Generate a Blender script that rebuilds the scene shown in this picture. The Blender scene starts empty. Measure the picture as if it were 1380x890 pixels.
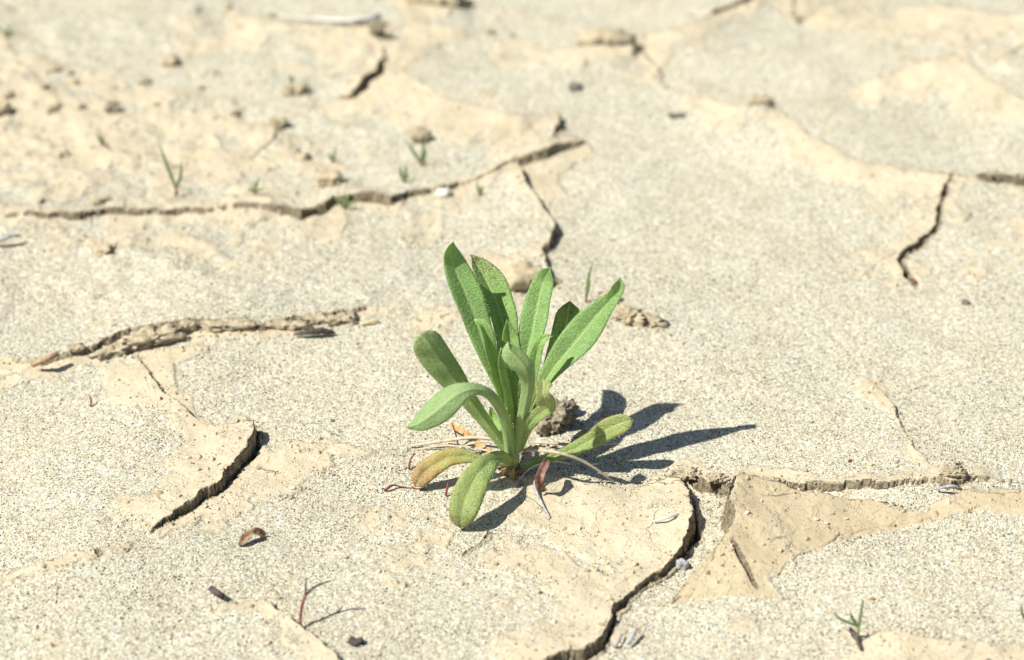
import bpy, bmesh, math, random
import numpy as np
from mathutils import Vector, Matrix, noise as mnoise
random.seed(7); rng = np.random.default_rng(11)
S = bpy.context.scene
COL = S.collection
R = math.radians

# ------------------------------------------------------------------ camera, sky, sun, exposure
CAM = Vector((0.0, -0.61, 0.437)); PITCH = R(32.0); FP = 3000.0
FWD = Vector((0, math.cos(PITCH), -math.sin(PITCH))); UPV = Vector((0, math.sin(PITCH), math.cos(PITCH)))
cam = bpy.data.cameras.new('camera'); camo = bpy.data.objects.new('camera', cam); COL.objects.link(camo)
camo.location = CAM; camo.rotation_euler = (R(90) - PITCH, 0, 0)
cam.sensor_width = 36; cam.lens = 36 * FP / 1380; cam.clip_start = 0.02; cam.clip_end = 600
cam.dof.use_dof = True; cam.dof.focus_distance = 0.742; cam.dof.aperture_fstop = 8.8
S.camera = camo
SUN_EL = R(53.0); SHADOW_AZ = R(24.0)                      # shadows run to the right and this much away from the lens
sd = Vector((-math.cos(SHADOW_AZ) * math.cos(SUN_EL), -math.sin(SHADOW_AZ) * math.cos(SUN_EL), math.sin(SUN_EL)))
sun = bpy.data.lights.new('sun', 'SUN'); sun.energy = 5.0; sun.angle = R(0.53); sun.color = (1.0, 0.965, 0.86)
suno = bpy.data.objects.new('sun', sun); COL.objects.link(suno)
suno.rotation_euler = sd.to_track_quat('Z', 'Y').to_euler(); suno.location = (-1, -1, 2)
W = bpy.data.worlds.new('World'); S.world = W; W.use_nodes = True
wn = W.node_tree.nodes; wl = W.node_tree.links
sky = wn.new('ShaderNodeTexSky'); sky.sky_type = 'NISHITA'; sky.sun_disc = False
sky.sun_elevation = SUN_EL; sky.sun_rotation = math.atan2(sd.x, sd.y); sky.air_density = 1.0; sky.dust_density = 1.0
wl.new(sky.outputs[0], wn['Background'].inputs[0]); wn['Background'].inputs[1].default_value = 0.062
S.view_settings.view_transform = 'Standard'; S.view_settings.look = 'None'
S.view_settings.exposure = 0.42; S.view_settings.gamma = 1.0

# ------------------------------------------------------------------ helpers
def ray(px, py):
    return FWD + Vector((1, 0, 0)) * ((px - 690) / FP) - UPV * ((py - 445) / FP)
def at_z(px, py, z=0.0):
    r = ray(px, py); return CAM + r * ((z - CAM.z) / r.z)
def at_y(px, py, y=0.0):
    r = ray(px, py); return CAM + r * ((y - CAM.y) / r.y)
def tag(o, label=None, cat=None, group=None, kind=None):
    if label: o['label'] = label
    if cat: o['category'] = cat
    if group: o['group'] = group
    if kind: o['kind'] = kind
    return o
def mesh_obj(name, verts, faces, mat, parent=None, smooth=True, mats=None, fmat=None):
    me = bpy.data.meshes.new(name); me.from_pydata([tuple(v) for v in verts], [], faces)
    for m in (mats or [mat]): me.materials.append(m)
    if fmat is not None: me.polygons.foreach_set('material_index', fmat)
    if smooth: me.polygons.foreach_set('use_smooth', [True] * len(me.polygons))
    me.update()
    o = bpy.data.objects.new(name, me); COL.objects.link(o)
    if parent: o.parent = parent
    return o
def empty(name, loc):
    o = bpy.data.objects.new(name, None); o.location = loc; o.empty_display_size = .01; COL.objects.link(o); return o
def local(o, root):                     # move a child built in world space under its root
    o.parent = root; o.matrix_parent_inverse = Matrix.Translation(-root.location); return o
def recenter(o, p):                     # origin of a world-space mesh to p
    p = Vector(p); o.data.transform(Matrix.Translation(-p)); o.location = p; return o

# value noise on numpy arrays
def vnoise(x, y, seed=0):
    xi = np.floor(x).astype(np.int64); yi = np.floor(y).astype(np.int64)
    fx = x - xi; fy = y - yi
    fx = fx * fx * fx * (fx * (fx * 6 - 15) + 10); fy = fy * fy * fy * (fy * (fy * 6 - 15) + 10)
    def h(a, b):
        n = (a * 374761393 + b * 668265263 + seed * 1442695041) & 0xffffffff
        n = ((n ^ (n >> 13)) * 1274126177) & 0xffffffff
        n = (n ^ (n >> 16)) & 0xffff
        return n / 32767.5 - 1
    a = h(xi, yi); b = h(xi + 1, yi); c = h(xi, yi + 1); d = h(xi + 1, yi + 1)
    return (a * (1 - fx) + b * fx) * (1 - fy) + (c * (1 - fx) + d * fx) * fy
def fbm(x, y, lam, octv=3, seed=0):
    s = 0; a = 1; t = 0
    for k in range(octv):
        s = s + a * vnoise(x / lam + 17.3 * k, y / lam - 9.1 * k, seed + k); t += a; a *= .5; lam *= .47
    return s / t
def sstep(a, b, x):
    t = np.clip((x - a) / (b - a), 0, 1); return t * t * (3 - 2 * t)

# ------------------------------------------------------------------ the dried mud: cracks, steps and mud bands
# each feature: points (px, py, crack width mm, left rise mm, right rise mm), depth mm, decay mm, mud band mm (left, right), lip
# left / right are seen travelling along the line; traced from the photograph and laid out on the ground plane
FEAT = [
 # long crack upper left
 (((-260,300,1,0,0),(-40,292,2,2,0.5),(0,291,2,2,1),(60,293,2.1,2,1),(110,291,2.2,2.5,1),(170,285,2.0,2,1),(240,286,1.9,1.8,1),(320,279,2.2,2.2,1),(370,279,2.2,2.5,1),(415,289,4,4,1),(450,271,3.6,4,1),(500,268,2.4,4,1),(520,273,3,4,1),(545,263,2.6,3,1),(582,258,1,2,.5),(640,240,0,3,0),(690,214,0,3,0),(745,204,0,2,0),(803,188,0,0,0)), 9, 22, (10,14)),
 # broken ledge left of the plant
 (((-260,470,0,0,0),(-60,478,0,1.5,0),(0,480,0,1.5,0),(60,487,0,2,0),(120,472,.8,3,0),(165,452,1,3.2,0),(240,440,1,3.2,0),(300,436,.8,3,0),(400,430,.8,2.4,0),(480,420,.6,1.8,0),(530,408,0,.8,0),(600,402,0,.4,0),(650,398,0,0,0)), 5, 26, (0,8)),
 # dark open crack and the lifted plate corner
 (((196,722,0,0,0),(215,711,.9,1.5,0),(250,688,1.3,2.4,0),(285,660,1.9,4,0),(310,634,2.2,5,0),(328,611,2.6,5.6,0),(344,588,2.6,6,0),(354,569,2,6,0),(335,571,0,4.5,0),(290,572,0,3.2,0),(240,543,0,3,0),(205,512,0,2,0),(178,478,.8,0,0)), 9, 30, (22,10)),
 (((372,585,0,0,3),(400,592,0,0,3),(450,604,0,0,1.5),(520,606,.6,0,1.2),(562,600,0,0,0)), 3, 18, (0,16)),
 (((-200,830,0,0,0),(0,782,0,0,1.5),(60,762,0,0,2.5),(110,746,0,0,2.5),(150,738,0,0,2),(200,718,0,0,0)), 3, 12, (0,8)),
 (((132,742,0,0,0),(135,749,1.2,0,0),(139,758,0,0,0)), 4, 6, (0,0)),
 (((268,822,0,0,0),(300,812,0,0,2),(350,812,0,0,2.5),(380,834,0,0,2.5),(410,862,0,0,2.5),(450,893,0,0,2),(520,940,0,0,0)), 3, 10, (0,11)),
 (((340,795,0,0,0),(365,800,0,0,1),(392,820,0,0,0)), 3, 8, (0,6)),
 # crack in front of the plant
 (((690,940,0,0,0),(745,895,3,4,0),(770,878,3.2,4,0),(800,856,3,4,0),(824,829,1.8,3,0),(850,804,.6,1.6,0),(880,779,.9,2,0),(905,757,1.2,3.2,0),(925,736,1.8,5,0),(943,708,3,7,0),(938,685,2.6,6,0),(926,662,2,4.5,0),(912,648,1.5,3,0),(880,644,0,1.5,0),(850,640,0,0,0)), 7, 32, (16,0)),
 # layered ledge right of the plant
 (((880,640,0,0,0),(912,642,1.2,1.5,0),(935,650,4,3,0),(960,655,5,3,0),(985,658,3,3,0),(1030,655,.5,2.4,0),(1075,657,.5,2.2,0),(1100,656,.4,1.8,0),(1150,651,.2,1.3,0),(1210,650,.4,1.0,0),(1262,648,.8,1.6,0),(1280,657,2,2,0),(1300,655,1.2,1,0),(1350,650,.6,0,0),(1400,650,0,0,0)), 8, 20, (11,0)),
 # curled slab front right
 (((880,830,0,0,0),(925,786,0,0,4),(952,757,0,0,6),(972,728,0,0,8.5),(982,700,0,0,10.5),(984,668,0,0,12.5),(995,640,0,0,13),(1030,649,0,0,11),(1080,663,0,0,8),(1150,682,0,0,5),(1225,694,0,0,3),(1260,684,0,0,3.5),(1300,664,0,0,4.5),(1350,666,0,0,4),(1420,670,0,0,4),(1600,690,0,0,0)), 4, 44, (0,0)),
 (((976,719,0,0,0),(984,731,1.3,0,0),(994,744,1.8,0,0),(1004,757,1.4,0,0),(1022,780,.3,0,0),(1040,800,0,0,0)), 5, 16, (0,0), 9.5),
 # right middle seam
 (((1140,503,0,0,0),(1160,508,0,0,1.5),(1182,517,0,0,1.8),(1205,550,0,0,1.5),(1220,588,0,0,1),(1250,632,0,0,1),(1285,650,0,0,0)), 3, 10, (0,8)),
 # right far crack
 (((1276,236,0,0,0),(1275,252,1.2,0,2),(1274,280,2.2,0,2.5),(1268,305,2.6,0,2.5),(1246,325,2.2,0,2.5),(1226,342,1.4,0,2.5),(1218,354,3,0,2.5),(1222,372,1.5,0,1),(1232,385,0,0,0)), 10, 30, (0,16)),
 (((1190,353,0,0,0),(1205,352,.8,0,0),(1216,350,0,0,0)), 2, 8, (0,0)),
 (((855,95,0,0,0),(900,118,0,0,3),(940,136,0,0,3.5),(990,146,.6,0,4.5),(1020,146,2,0,5),(1035,141,3.5,0,4.5),(1060,158,.5,0,3.5),(1092,184,2,0,3.5),(1100,190,.4,0,3.5),(1150,217,.4,0,3.5),(1220,230,.8,0,4),(1270,236,1.4,0,5),(1330,232,1.2,0,5),(1400,238,1,0,4),(1600,250,0,0,0)), 6, 26, (0,20)),
 (((1283,262,0,0,0),(1296,256,2,0,0),(1300,268,0,0,0)), 5, 8, (0,0)),
 (((1300,252,0,2,0),(1330,250,4,4,0),(1355,248,5,5,0),(1385,250,6.5,5,0),(1450,256,4,4,0),(1600,262,0,0,0)), 8, 18, (12,10)),
 (((1290,208,0,0,0),(1330,218,0,2,0),(1390,226,0,0,0)), 4, 18, (0,0)),
 # upper left plate with a curved crack
 (((455,138,0,0,0),(474,128,3,3,0),(495,115,4,4,0),(512,100,4,4,0),(519,82,2.5,3,0),(512,66,0,0,0)), 10, 32, (10,26)),
 (((500,48,0,0,0),(518,82,0,0,3),(560,110,0,0,5),(606,132,1.5,0,5),(650,148,0,0,4),(700,158,0,0,4),(742,156,0,0,3),(752,152,0,0,3),(757,168,0,0,3),(750,188,0,0,2.5),(712,206,0,0,0)), 5, 30, (0,34)),
 (((330,228,0,0,0),(345,205,1.4,0,1),(368,182,1.8,0,1),(380,160,0,0,0)), 5, 16, (0,0)),
 (((300,45,0,0,0),(382,33,1.5,2,4),(440,36,3,3,4),(500,38,5,4,4),(520,44,6,3,2),(535,52,0,0,0)), 8, 30, (20,30)),
 (((530,-10,0,0,0),(560,2,4,0,3),(600,8,3,0,3),(640,18,0,0,0)), 8, 30, (20,20)),
 (((700,80,0,0,0),(760,70,0,2,4),(810,64,0,3,5),(845,60,7,3,5),(862,72,2,1,2),(885,98,0,0,2),(905,110,0,0,0)), 8, 26, (16,22)),
 (((860,50,0,0,0),(905,40,2,0,3),(960,20,4,2,3),(1005,4,9,3,3),(1060,-30,3,0,0),(1100,-60,0,0,0)), 9, 34, (6,24)),
 (((1050,-20,0,0,0),(1068,0,0,4,0),(1075,25,0,3,0),(1090,40,0,0,0)), 6, 26, (30,0)),
 (((1200,20,0,0,0),(1260,5,0,0,4),(1330,18,0,0,4),(1420,22,0,0,4),(1600,20,0,0,0)), 6, 30, (0,30)),
 (((1420,55,0,0,0),(1385,62,0,4,0),(1350,78,0,3,0),(1310,92,0,0,0)), 6, 26, (0,20)),
 (((1140,128,0,0,0),(1180,102,0,0,4),(1240,84,0,0,5),(1290,78,0,0,5),(1330,110,0,0,5),(1390,145,0,0,4),(1500,180,0,0,0)), 6, 26, (0,26)),
 # seam behind the plant
 (((690,214,0,0,0),(700,238,0,0,5),(722,268,0,0,4.5),(740,292,0,0,4),(744,305,.7,0,4),(742,322,.9,0,4),(728,338,0,0,3),(738,358,.5,0,4),(748,372,3.5,0,4),(750,384,0,0,0)), 8, 18, (0,12)),
 (((640,236,0,0,0),(690,214,0,2.5,0),(745,204,0,3,0),(785,193,0,2,0),(806,188,0,0,0)), 6, 26, (0,8)),
 # bottom right plate
 (((1120,850,0,0,0),(1160,846,0,0,3),(1200,852,0,0,4),(1280,866,0,0,4),(1380,869,0,0,3.5),(1600,880,0,0,0)), 5, 22, (0,34)),
 (((655,713,0,0,0),(648,722,1.2,1,0),(630,740,1,1,0),(622,758,0,0,0)), 4, 10, (6,6)),
 (((560,425,0,0,0),(575,432,1,1,1),(600,428,1,2,1),(640,420,0,0,0)), 3, 10, (8,8)),
 (((130,180,0,0,0),(155,205,1.2,1,1),(190,212,1.2,1,1),(215,205,0,0,0)), 3, 14, (0,0)),
 (((178,482,0,0,0),(186,488,1.3,0,0),(192,497,0,0,0)), 4, 6, (0,0)),
]
MUD = [   # tan, sand-free mud surfaces: polygon in the photograph, softness mm
 ([(697,222),(745,208),(803,190),(790,215),(765,255),(742,290),(722,262)], 5),  # mud tone here also stands in for the shade on this slope
 ([(992,637),(1040,652),(1100,667),(1170,684),(1228,693),(1262,684),(1300,664),(1345,660),(1400,668),(1400,700),(1330,688),(1285,694),(1230,708),(1160,722),(1110,735),(1066,748),(1045,768),(1028,780),(1048,806),(990,800),(962,806),(930,812),(902,816),(930,780),(965,735),(984,695)], 2.5),
 ([(745,640),(830,650),(890,642),(912,662),(920,700),(885,750),(838,792),(790,760),(740,735),(700,690),(690,670),(700,660)], 8),
 ([(660,720),(760,740),(850,790),(830,830),(780,870),(740,840),(700,780)], 14),
 ([(350,570),(290,574),(235,545),(250,600),(200,650),(150,700),(215,708),(290,655),(325,610)], 8),
 ([(372,587),(440,602),(500,612),(440,640),(400,655),(370,680),(310,705),(250,700),(300,660),(340,610)], 8),
 ([(190,478),(270,470),(240,500),(225,530),(260,555),(290,575),(235,548),(205,515)], 5),
 ([(0,492),(90,490),(130,470),(170,475),(150,492),(60,510),(20,530),(-60,540),(-60,480)], 6),
 ([(600,350),(700,330),(735,345),(700,390),(640,380)], 12),
 ([(540,425),(640,415),(630,440),(560,445)], 8),
 ([(690,225),(720,232),(745,290),(720,285)], 6),
 ([(0,300),(420,296),(560,268),(600,290),(420,330),(240,350),(0,330)], 26),
 ([(300,20),(500,45),(515,95),(470,130),(420,90),(330,60)], 26),
 ([(520,85),(610,132),(740,158),(745,195),(640,190),(560,160),(480,140)], 20),
 ([(1180,230),(1270,238),(1272,300),(1222,350),(1200,330),(1230,270)], 18),
 ([(1180,360),(1340,330),(1380,280),(1380,340),(1290,380)], 20),
 ([(1040,-20),(1100,-20),(1200,20),(1300,30),(1380,30),(1380,60),(1340,80),(1240,60),(1100,45),(1060,25)], 20),
 ([(1150,125),(1240,85),(1290,85),(1290,110),(1240,130),(1170,140)], 12),
 ([(0,60),(180,110),(330,150),(420,210),(380,260),(100,280),(-60,285),(-60,60)], 45),
 ([(1150,852),(1380,872),(1400,900),(1150,900)], 8),
 ([(1145,505),(1190,520),(1215,565),(1190,560),(1160,520)], 6),
 ([(440,690),(600,735),(700,790),(640,800),(520,750)], 24),
]
def base_relief(x, y):
    return .0036 * fbm(x, y, .16, 3, 3) + .0013 * fbm(x, y, .06, 2, 5)
def wpoly(pts, rise=False, lift=0.0):
    out = []
    for p in pts:
        r = (max(p[3], p[4]) * .00085 if rise else 0.0) + lift * .001
        q = at_z(p[0], p[1], r)
        for _ in range(3): q = at_z(p[0], p[1], r + float(base_relief(np.array([q.x]), np.array([q.y]))[0]))
        out.append((q.x, q.y))
    return np.array(out)
jr = random.Random(23)
def far_gain(f):
    m = sum(p[1] for p in f[0]) / len(f[0]); g = 1.75 if m < 215 else 1.0
    Q = [f[0][0]]
    for a, b in zip(f[0][:-1], f[0][1:]):
        L_ = math.hypot(b[0] - a[0], b[1] - a[1]); k = 1 if L_ < 16 or L_ > 200 else min(4, int(L_ / 11))
        for q in range(1, k):
            t = (q + jr.uniform(-.25, .25)) / k; j_ = jr.uniform(-1, 1) * min(3.2, L_ * .09) * (1.0 if a[2] + b[2] > 0 else .6)
            Q.append(tuple(a[i] * (1 - t) + b[i] * t for i in range(5))); u = Q[-1]
            Q[-1] = (u[0] - (b[1] - a[1]) / L_ * j_, u[1] + (b[0] - a[0]) / L_ * j_ * .6, u[2] * jr.uniform(.55, 1.25), u[3], u[4])
        Q.append(b)
    f = (Q,) + tuple(f[1:]); lift = f[4] if len(f) > 4 else 0
    return ([(p[0], p[1], p[2], p[3] * g, p[4] * g) for p in f[0]], f[1], f[2] * (1.35 if m < 215 else 1.0), f[3], lift)
FEAT = [far_gain(f) for f in FEAT]
FEATW = [(wpoly(f[0], True, f[4]), np.array([[p[2], p[3], p[4]] for p in f[0]]) * .001, f[1] * .001, f[2] * .001, (f[3][0] * .001, f[3][1] * .001)) for f in FEAT]
MUDW = []
def poly_line(P, x, y, prm=None):
    best = np.full(x.shape, 1e9); side = np.zeros(x.shape); out = None; arc = np.zeros(x.shape)
    n = len(P); seg = P[1:] - P[:-1]; ln = np.hypot(seg[:, 0], seg[:, 1]); acc = np.concatenate([[0], np.cumsum(ln)])
    nrm = np.stack([-seg[:, 1], seg[:, 0]], -1) / ln[:, None]
    if prm is not None:
        out = np.zeros(x.shape + (prm.shape[1],)); avg = np.zeros_like(out); ws = np.zeros(x.shape)
    for i in range(n - 1):
        a = P[i]; d = seg[i]; L2 = d @ d
        t = np.clip(((x - a[0]) * d[0] + (y - a[1]) * d[1]) / L2, 0, 1)
        ex = x - a[0] - t * d[0]; ey = y - a[1] - t * d[1]
        dd = np.hypot(ex, ey); m = dd < best
        best[m] = dd[m]; arc[m] = acc[i] + t[m] * ln[i]
        nn0 = nrm[i] + (nrm[i - 1] if i > 0 else 0); nn1 = nrm[i] + (nrm[i + 1] if i < n - 2 else 0)
        sv = ex * nrm[i][0] + ey * nrm[i][1]
        sv = np.where(t <= 0, ex * nn0[0] + ey * nn0[1], np.where(t >= 1, ex * nn1[0] + ey * nn1[1], sv))
        side[m] = np.sign(sv)[m]
        if prm is not None:
            v = prm[i] * (1 - t[:, None]) + prm[i + 1] * t[:, None]; am = acc[i] + t * ln[i]; e = sstep(0, .008, am) * sstep(0, .008, acc[-1] - am)
            out[m] = v[m]; w = 1 / (dd * dd + 1e-7) ** 2 * ln[i]; avg += v * (w * e)[:, None]; ws += w
    if prm is not None:
        avg = avg / ws[:, None]; out[:, 1:] = avg[:, 1:]
    return best, side, out
def inside(P, x, y):
    c = np.zeros(x.shape, bool); n = len(P)
    for i in range(n):
        x1, y1 = P[i]; x2, y2 = P[(i + 1) % n]
        k = ((y1 > y) != (y2 > y))
        xx = (x2 - x1) * (y - y1) / ((y2 - y1) if y2 != y1 else 1e-12) + x1
        c ^= (k & (x < xx))
    return c
def terrain(x, y, fine=True):
    """height, mud mask for flat arrays x, y (metres)"""
    h = base_relief(x, y)
    h = h + 0.0009 * fbm(x, y, .028, 3, 9)
    # rubbly surface upper left
    rub = sstep(.06, .13, y) * sstep(.02, -.10, x)
    h = h + rub * 0.0022 * np.maximum(fbm(x, y, .014, 3, 21), -.1)
    mud = np.zeros(x.shape)
    crack = np.zeros(x.shape); rise_h = np.zeros(x.shape); cut = np.zeros(x.shape)
    wx = x + .0021 * fbm(x, y, .012, 3, 31) + .0030 * fbm(x, y, .03, 2, 33); wy = y + .0021 * fbm(x, y, .012, 3, 41) + .0030 * fbm(x, y, .03, 2, 43)
    mx = x + .006 * fbm(x, y, .02, 3, 51); my = y + .006 * fbm(x, y, .02, 3, 61)
    for P, prm, dep, L, mb in FEATW:
        pad = max(L * 3.2, .03)
        k = np.where((x > P[:, 0].min() - pad) & (x < P[:, 0].max() + pad) & (y > P[:, 1].min() - pad) & (y < P[:, 1].max() + pad))[0]
        if not len(k): continue
        d, s, q = poly_line(P, wx[k], wy[k], prm)
        sgn = d * s; w = q[:, 0] * np.clip(.72 + .7 * fbm(x[k], y[k], .012, 3, 141), .4, 1.2); l = q[:, 1]; r = q[:, 2]
        t = sstep(-.0007, .0007, sgn)
        fl = np.exp(-(d / L) ** 1.15)
        rise_h[k] = np.maximum(rise_h[k], (l * t + r * (1 - t)) * fl)
        cw = np.maximum(w * .5, 1e-6)
        c = sstep(1.0, .45, d / cw) * np.clip(w / .0008, 0, 1)
        c2 = c * dep * .7 * np.clip(.35 + w / .0035, 0, 1)
        cut[k] = np.maximum(cut[k], c2)
        crack[k] = np.maximum(crack[k], c)
        stp = np.clip((np.abs(l - r)) / .004, 0, 1) * (d < .0012)
        mud[k] = np.maximum(mud[k], np.maximum(sstep(.0015, .0005, d - cw) * np.clip(w / .001, 0, 1), stp))
        for sg, b, rise in ((1, mb[0], l), (-1, mb[1], r)):
            if b > 0:
                dn = d + .9 * b * fbm(x[k], y[k], .022, 3, 71)
                act = np.clip((w * 1.2 + l + r) / .0016, 0, 1)
                mud[k] = np.maximum(mud[k], sstep(b, b * .1, dn) * (s == sg) * act)
    for P, sf in MUDW:
        pad = sf * 2 + .01
        k = np.where((x > P[:, 0].min() - pad) & (x < P[:, 0].max() + pad) & (y > P[:, 1].min() - pad) & (y < P[:, 1].max() + pad))[0]
        if not len(k): continue
        # softer polygons follow the wobbled coordinates more
        u = min(1, sf / .010); qx = x[k] * (1 - u) + mx[k] * u; qy = y[k] * (1 - u) + my[k] * u
        PP = np.vstack([P, P[:1]])
        d, s, _ = poly_line(PP, qx, qy); ins = inside(P, qx, qy)
        sdv = np.where(ins, d, -d)
        mud[k] = np.maximum(mud[k], sstep(-sf, sf, sdv - sf * .25 + sf * 1.3 * fbm(x[k], y[k], .012, 3, 81)))
    h = h + rise_h - cut
    gr = np.hypot(x + .0, y + .002); h = h + .0016 * np.exp(-(gr / .011) ** 2) * (1 + .9 * fbm(x, y, .004, 2, 301))
    h = h + .0006 * sstep(.42, .58, mud + .25 * fbm(x, y, .007, 2, 501))
    # knobbly skin on the mud, grain-fine unevenness on the sand
    h = h + mud * (1 - crack) * (.0004 * fbm(x, y, .0065, 3, 91) + .0009 * fbm(x, y, .017, 2, 93)) + (1 - mud) * .00016 * fbm(x, y, .0016, 2, 95)
    h = h + crack * .0012 * fbm(x, y, .004, 3, 97)
    return h, mud, crack
def hpoly(pts):                          # traced outline laid on the relief itself
    P = wpoly(pts); pz = np.zeros(len(pts))
    for it in range(6):
        z = terrain(P[:, 0].copy(), P[:, 1].copy())[0]; pz = z if it == 0 else (pz * .5 + z * .5)
        P = np.array([tuple(at_z(p[0], p[1], zz))[:2] for p, zz in zip(pts, pz)])
    return P
MUDW = [(hpoly(p), s * .001) for p, s in MUD]
def edge_fade(x, y):
    py_near, py_far = -.185, .60
    hw = (y + .80) * .30
    return sstep(py_near, py_near + .03, y) * sstep(py_far + .02, py_far - .06, y) * sstep(1.0, .93, np.abs(x) / hw)
def H(x, y):
    xa = np.array([float(x)]); ya = np.array([float(y)])
    return float((terrain(xa, ya)[0] * edge_fade(xa, ya))[0])
def on_ground(px, py, dz=0.0):
    p = at_z(px, py, 0)
    for _ in range(4): p = at_z(px, py, H(p.x, p.y))
    return Vector((p.x, p.y, H(p.x, p.y) + dz))

# ------------------------------------------------------------------ materials
def newmat(name):
    m = bpy.data.materials.new(name); m.use_nodes = True; nt = m.node_tree
    return m, nt, nt.nodes['Principled BSDF']
def nd(nt, typ, **kw):
    n = nt.nodes.new(typ)
    for k, v in kw.items():
        if k in ('inp',):
            for kk, vv in v.items(): n.inputs[kk].default_value = vv
        else: setattr(n, k, v)
    return n
def ramp(nt, fac, stops, interp='LINEAR'):
    r = nt.nodes.new('ShaderNodeValToRGB'); r.color_ramp.interpolation = interp
    e = r.color_ramp.elements
    while len(e) < len(stops): e.new(.5)
    for i, (p, c) in enumerate(stops):
        e[i].position = p; e[i].color = (c[0], c[1], c[2], 1) if not isinstance(c, (int, float)) else (c, c, c, 1)
    nt.links.new(fac, r.inputs[0]); return r.outputs[0]
def mixc(nt, fac, a, b, mode='MIX'):
    m = nt.nodes.new('ShaderNodeMix'); m.data_type = 'RGBA'; m.blend_type = mode
    for sock, v in ((m.inputs[0], fac), (m.inputs[6], a), (m.inputs[7], b)):
        if isinstance(v, (int, float)): sock.default_value = v
        elif isinstance(v, tuple): sock.default_value = (v[0], v[1], v[2], 1)
        else: nt.links.new(v, sock)
    return m.outputs[2]
def math_(nt, op, a, b=None, c=None):
    m = nt.nodes.new('ShaderNodeMath'); m.operation = op
    for i, v in enumerate((a, b, c)):
        if v is None: continue
        if isinstance(v, (int, float)): m.inputs[i].default_value = v
        else: nt.links.new(v, m.inputs[i])
    return m.outputs[0]
def noise_(nt, vec, scale, detail=3, rough=.55):
    n = nt.nodes.new('ShaderNodeTexNoise'); n.inputs['Scale'].default_value = scale
    n.inputs['Detail'].default_value = detail; n.inputs['Roughness'].default_value = rough
    if vec is not None: nt.links.new(vec, n.inputs['Vector'])
    return n.outputs[0]
def voro(nt, vec, scale, feature='F1'):
    n = nt.nodes.new('ShaderNodeTexVoronoi'); n.feature = feature; n.inputs['Scale'].default_value = scale
    nt.links.new(vec, n.inputs['Vector']); return n
def bump(nt, h, dist, strength=1.0, normal=None):
    b = nt.nodes.new('ShaderNodeBump'); b.inputs['Distance'].default_value = dist; b.inputs['Strength'].default_value = strength
    nt.links.new(h, b.inputs['Height'])
    if normal is not None: nt.links.new(normal, b.inputs['Normal'])
    return b.outputs[0]

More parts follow.
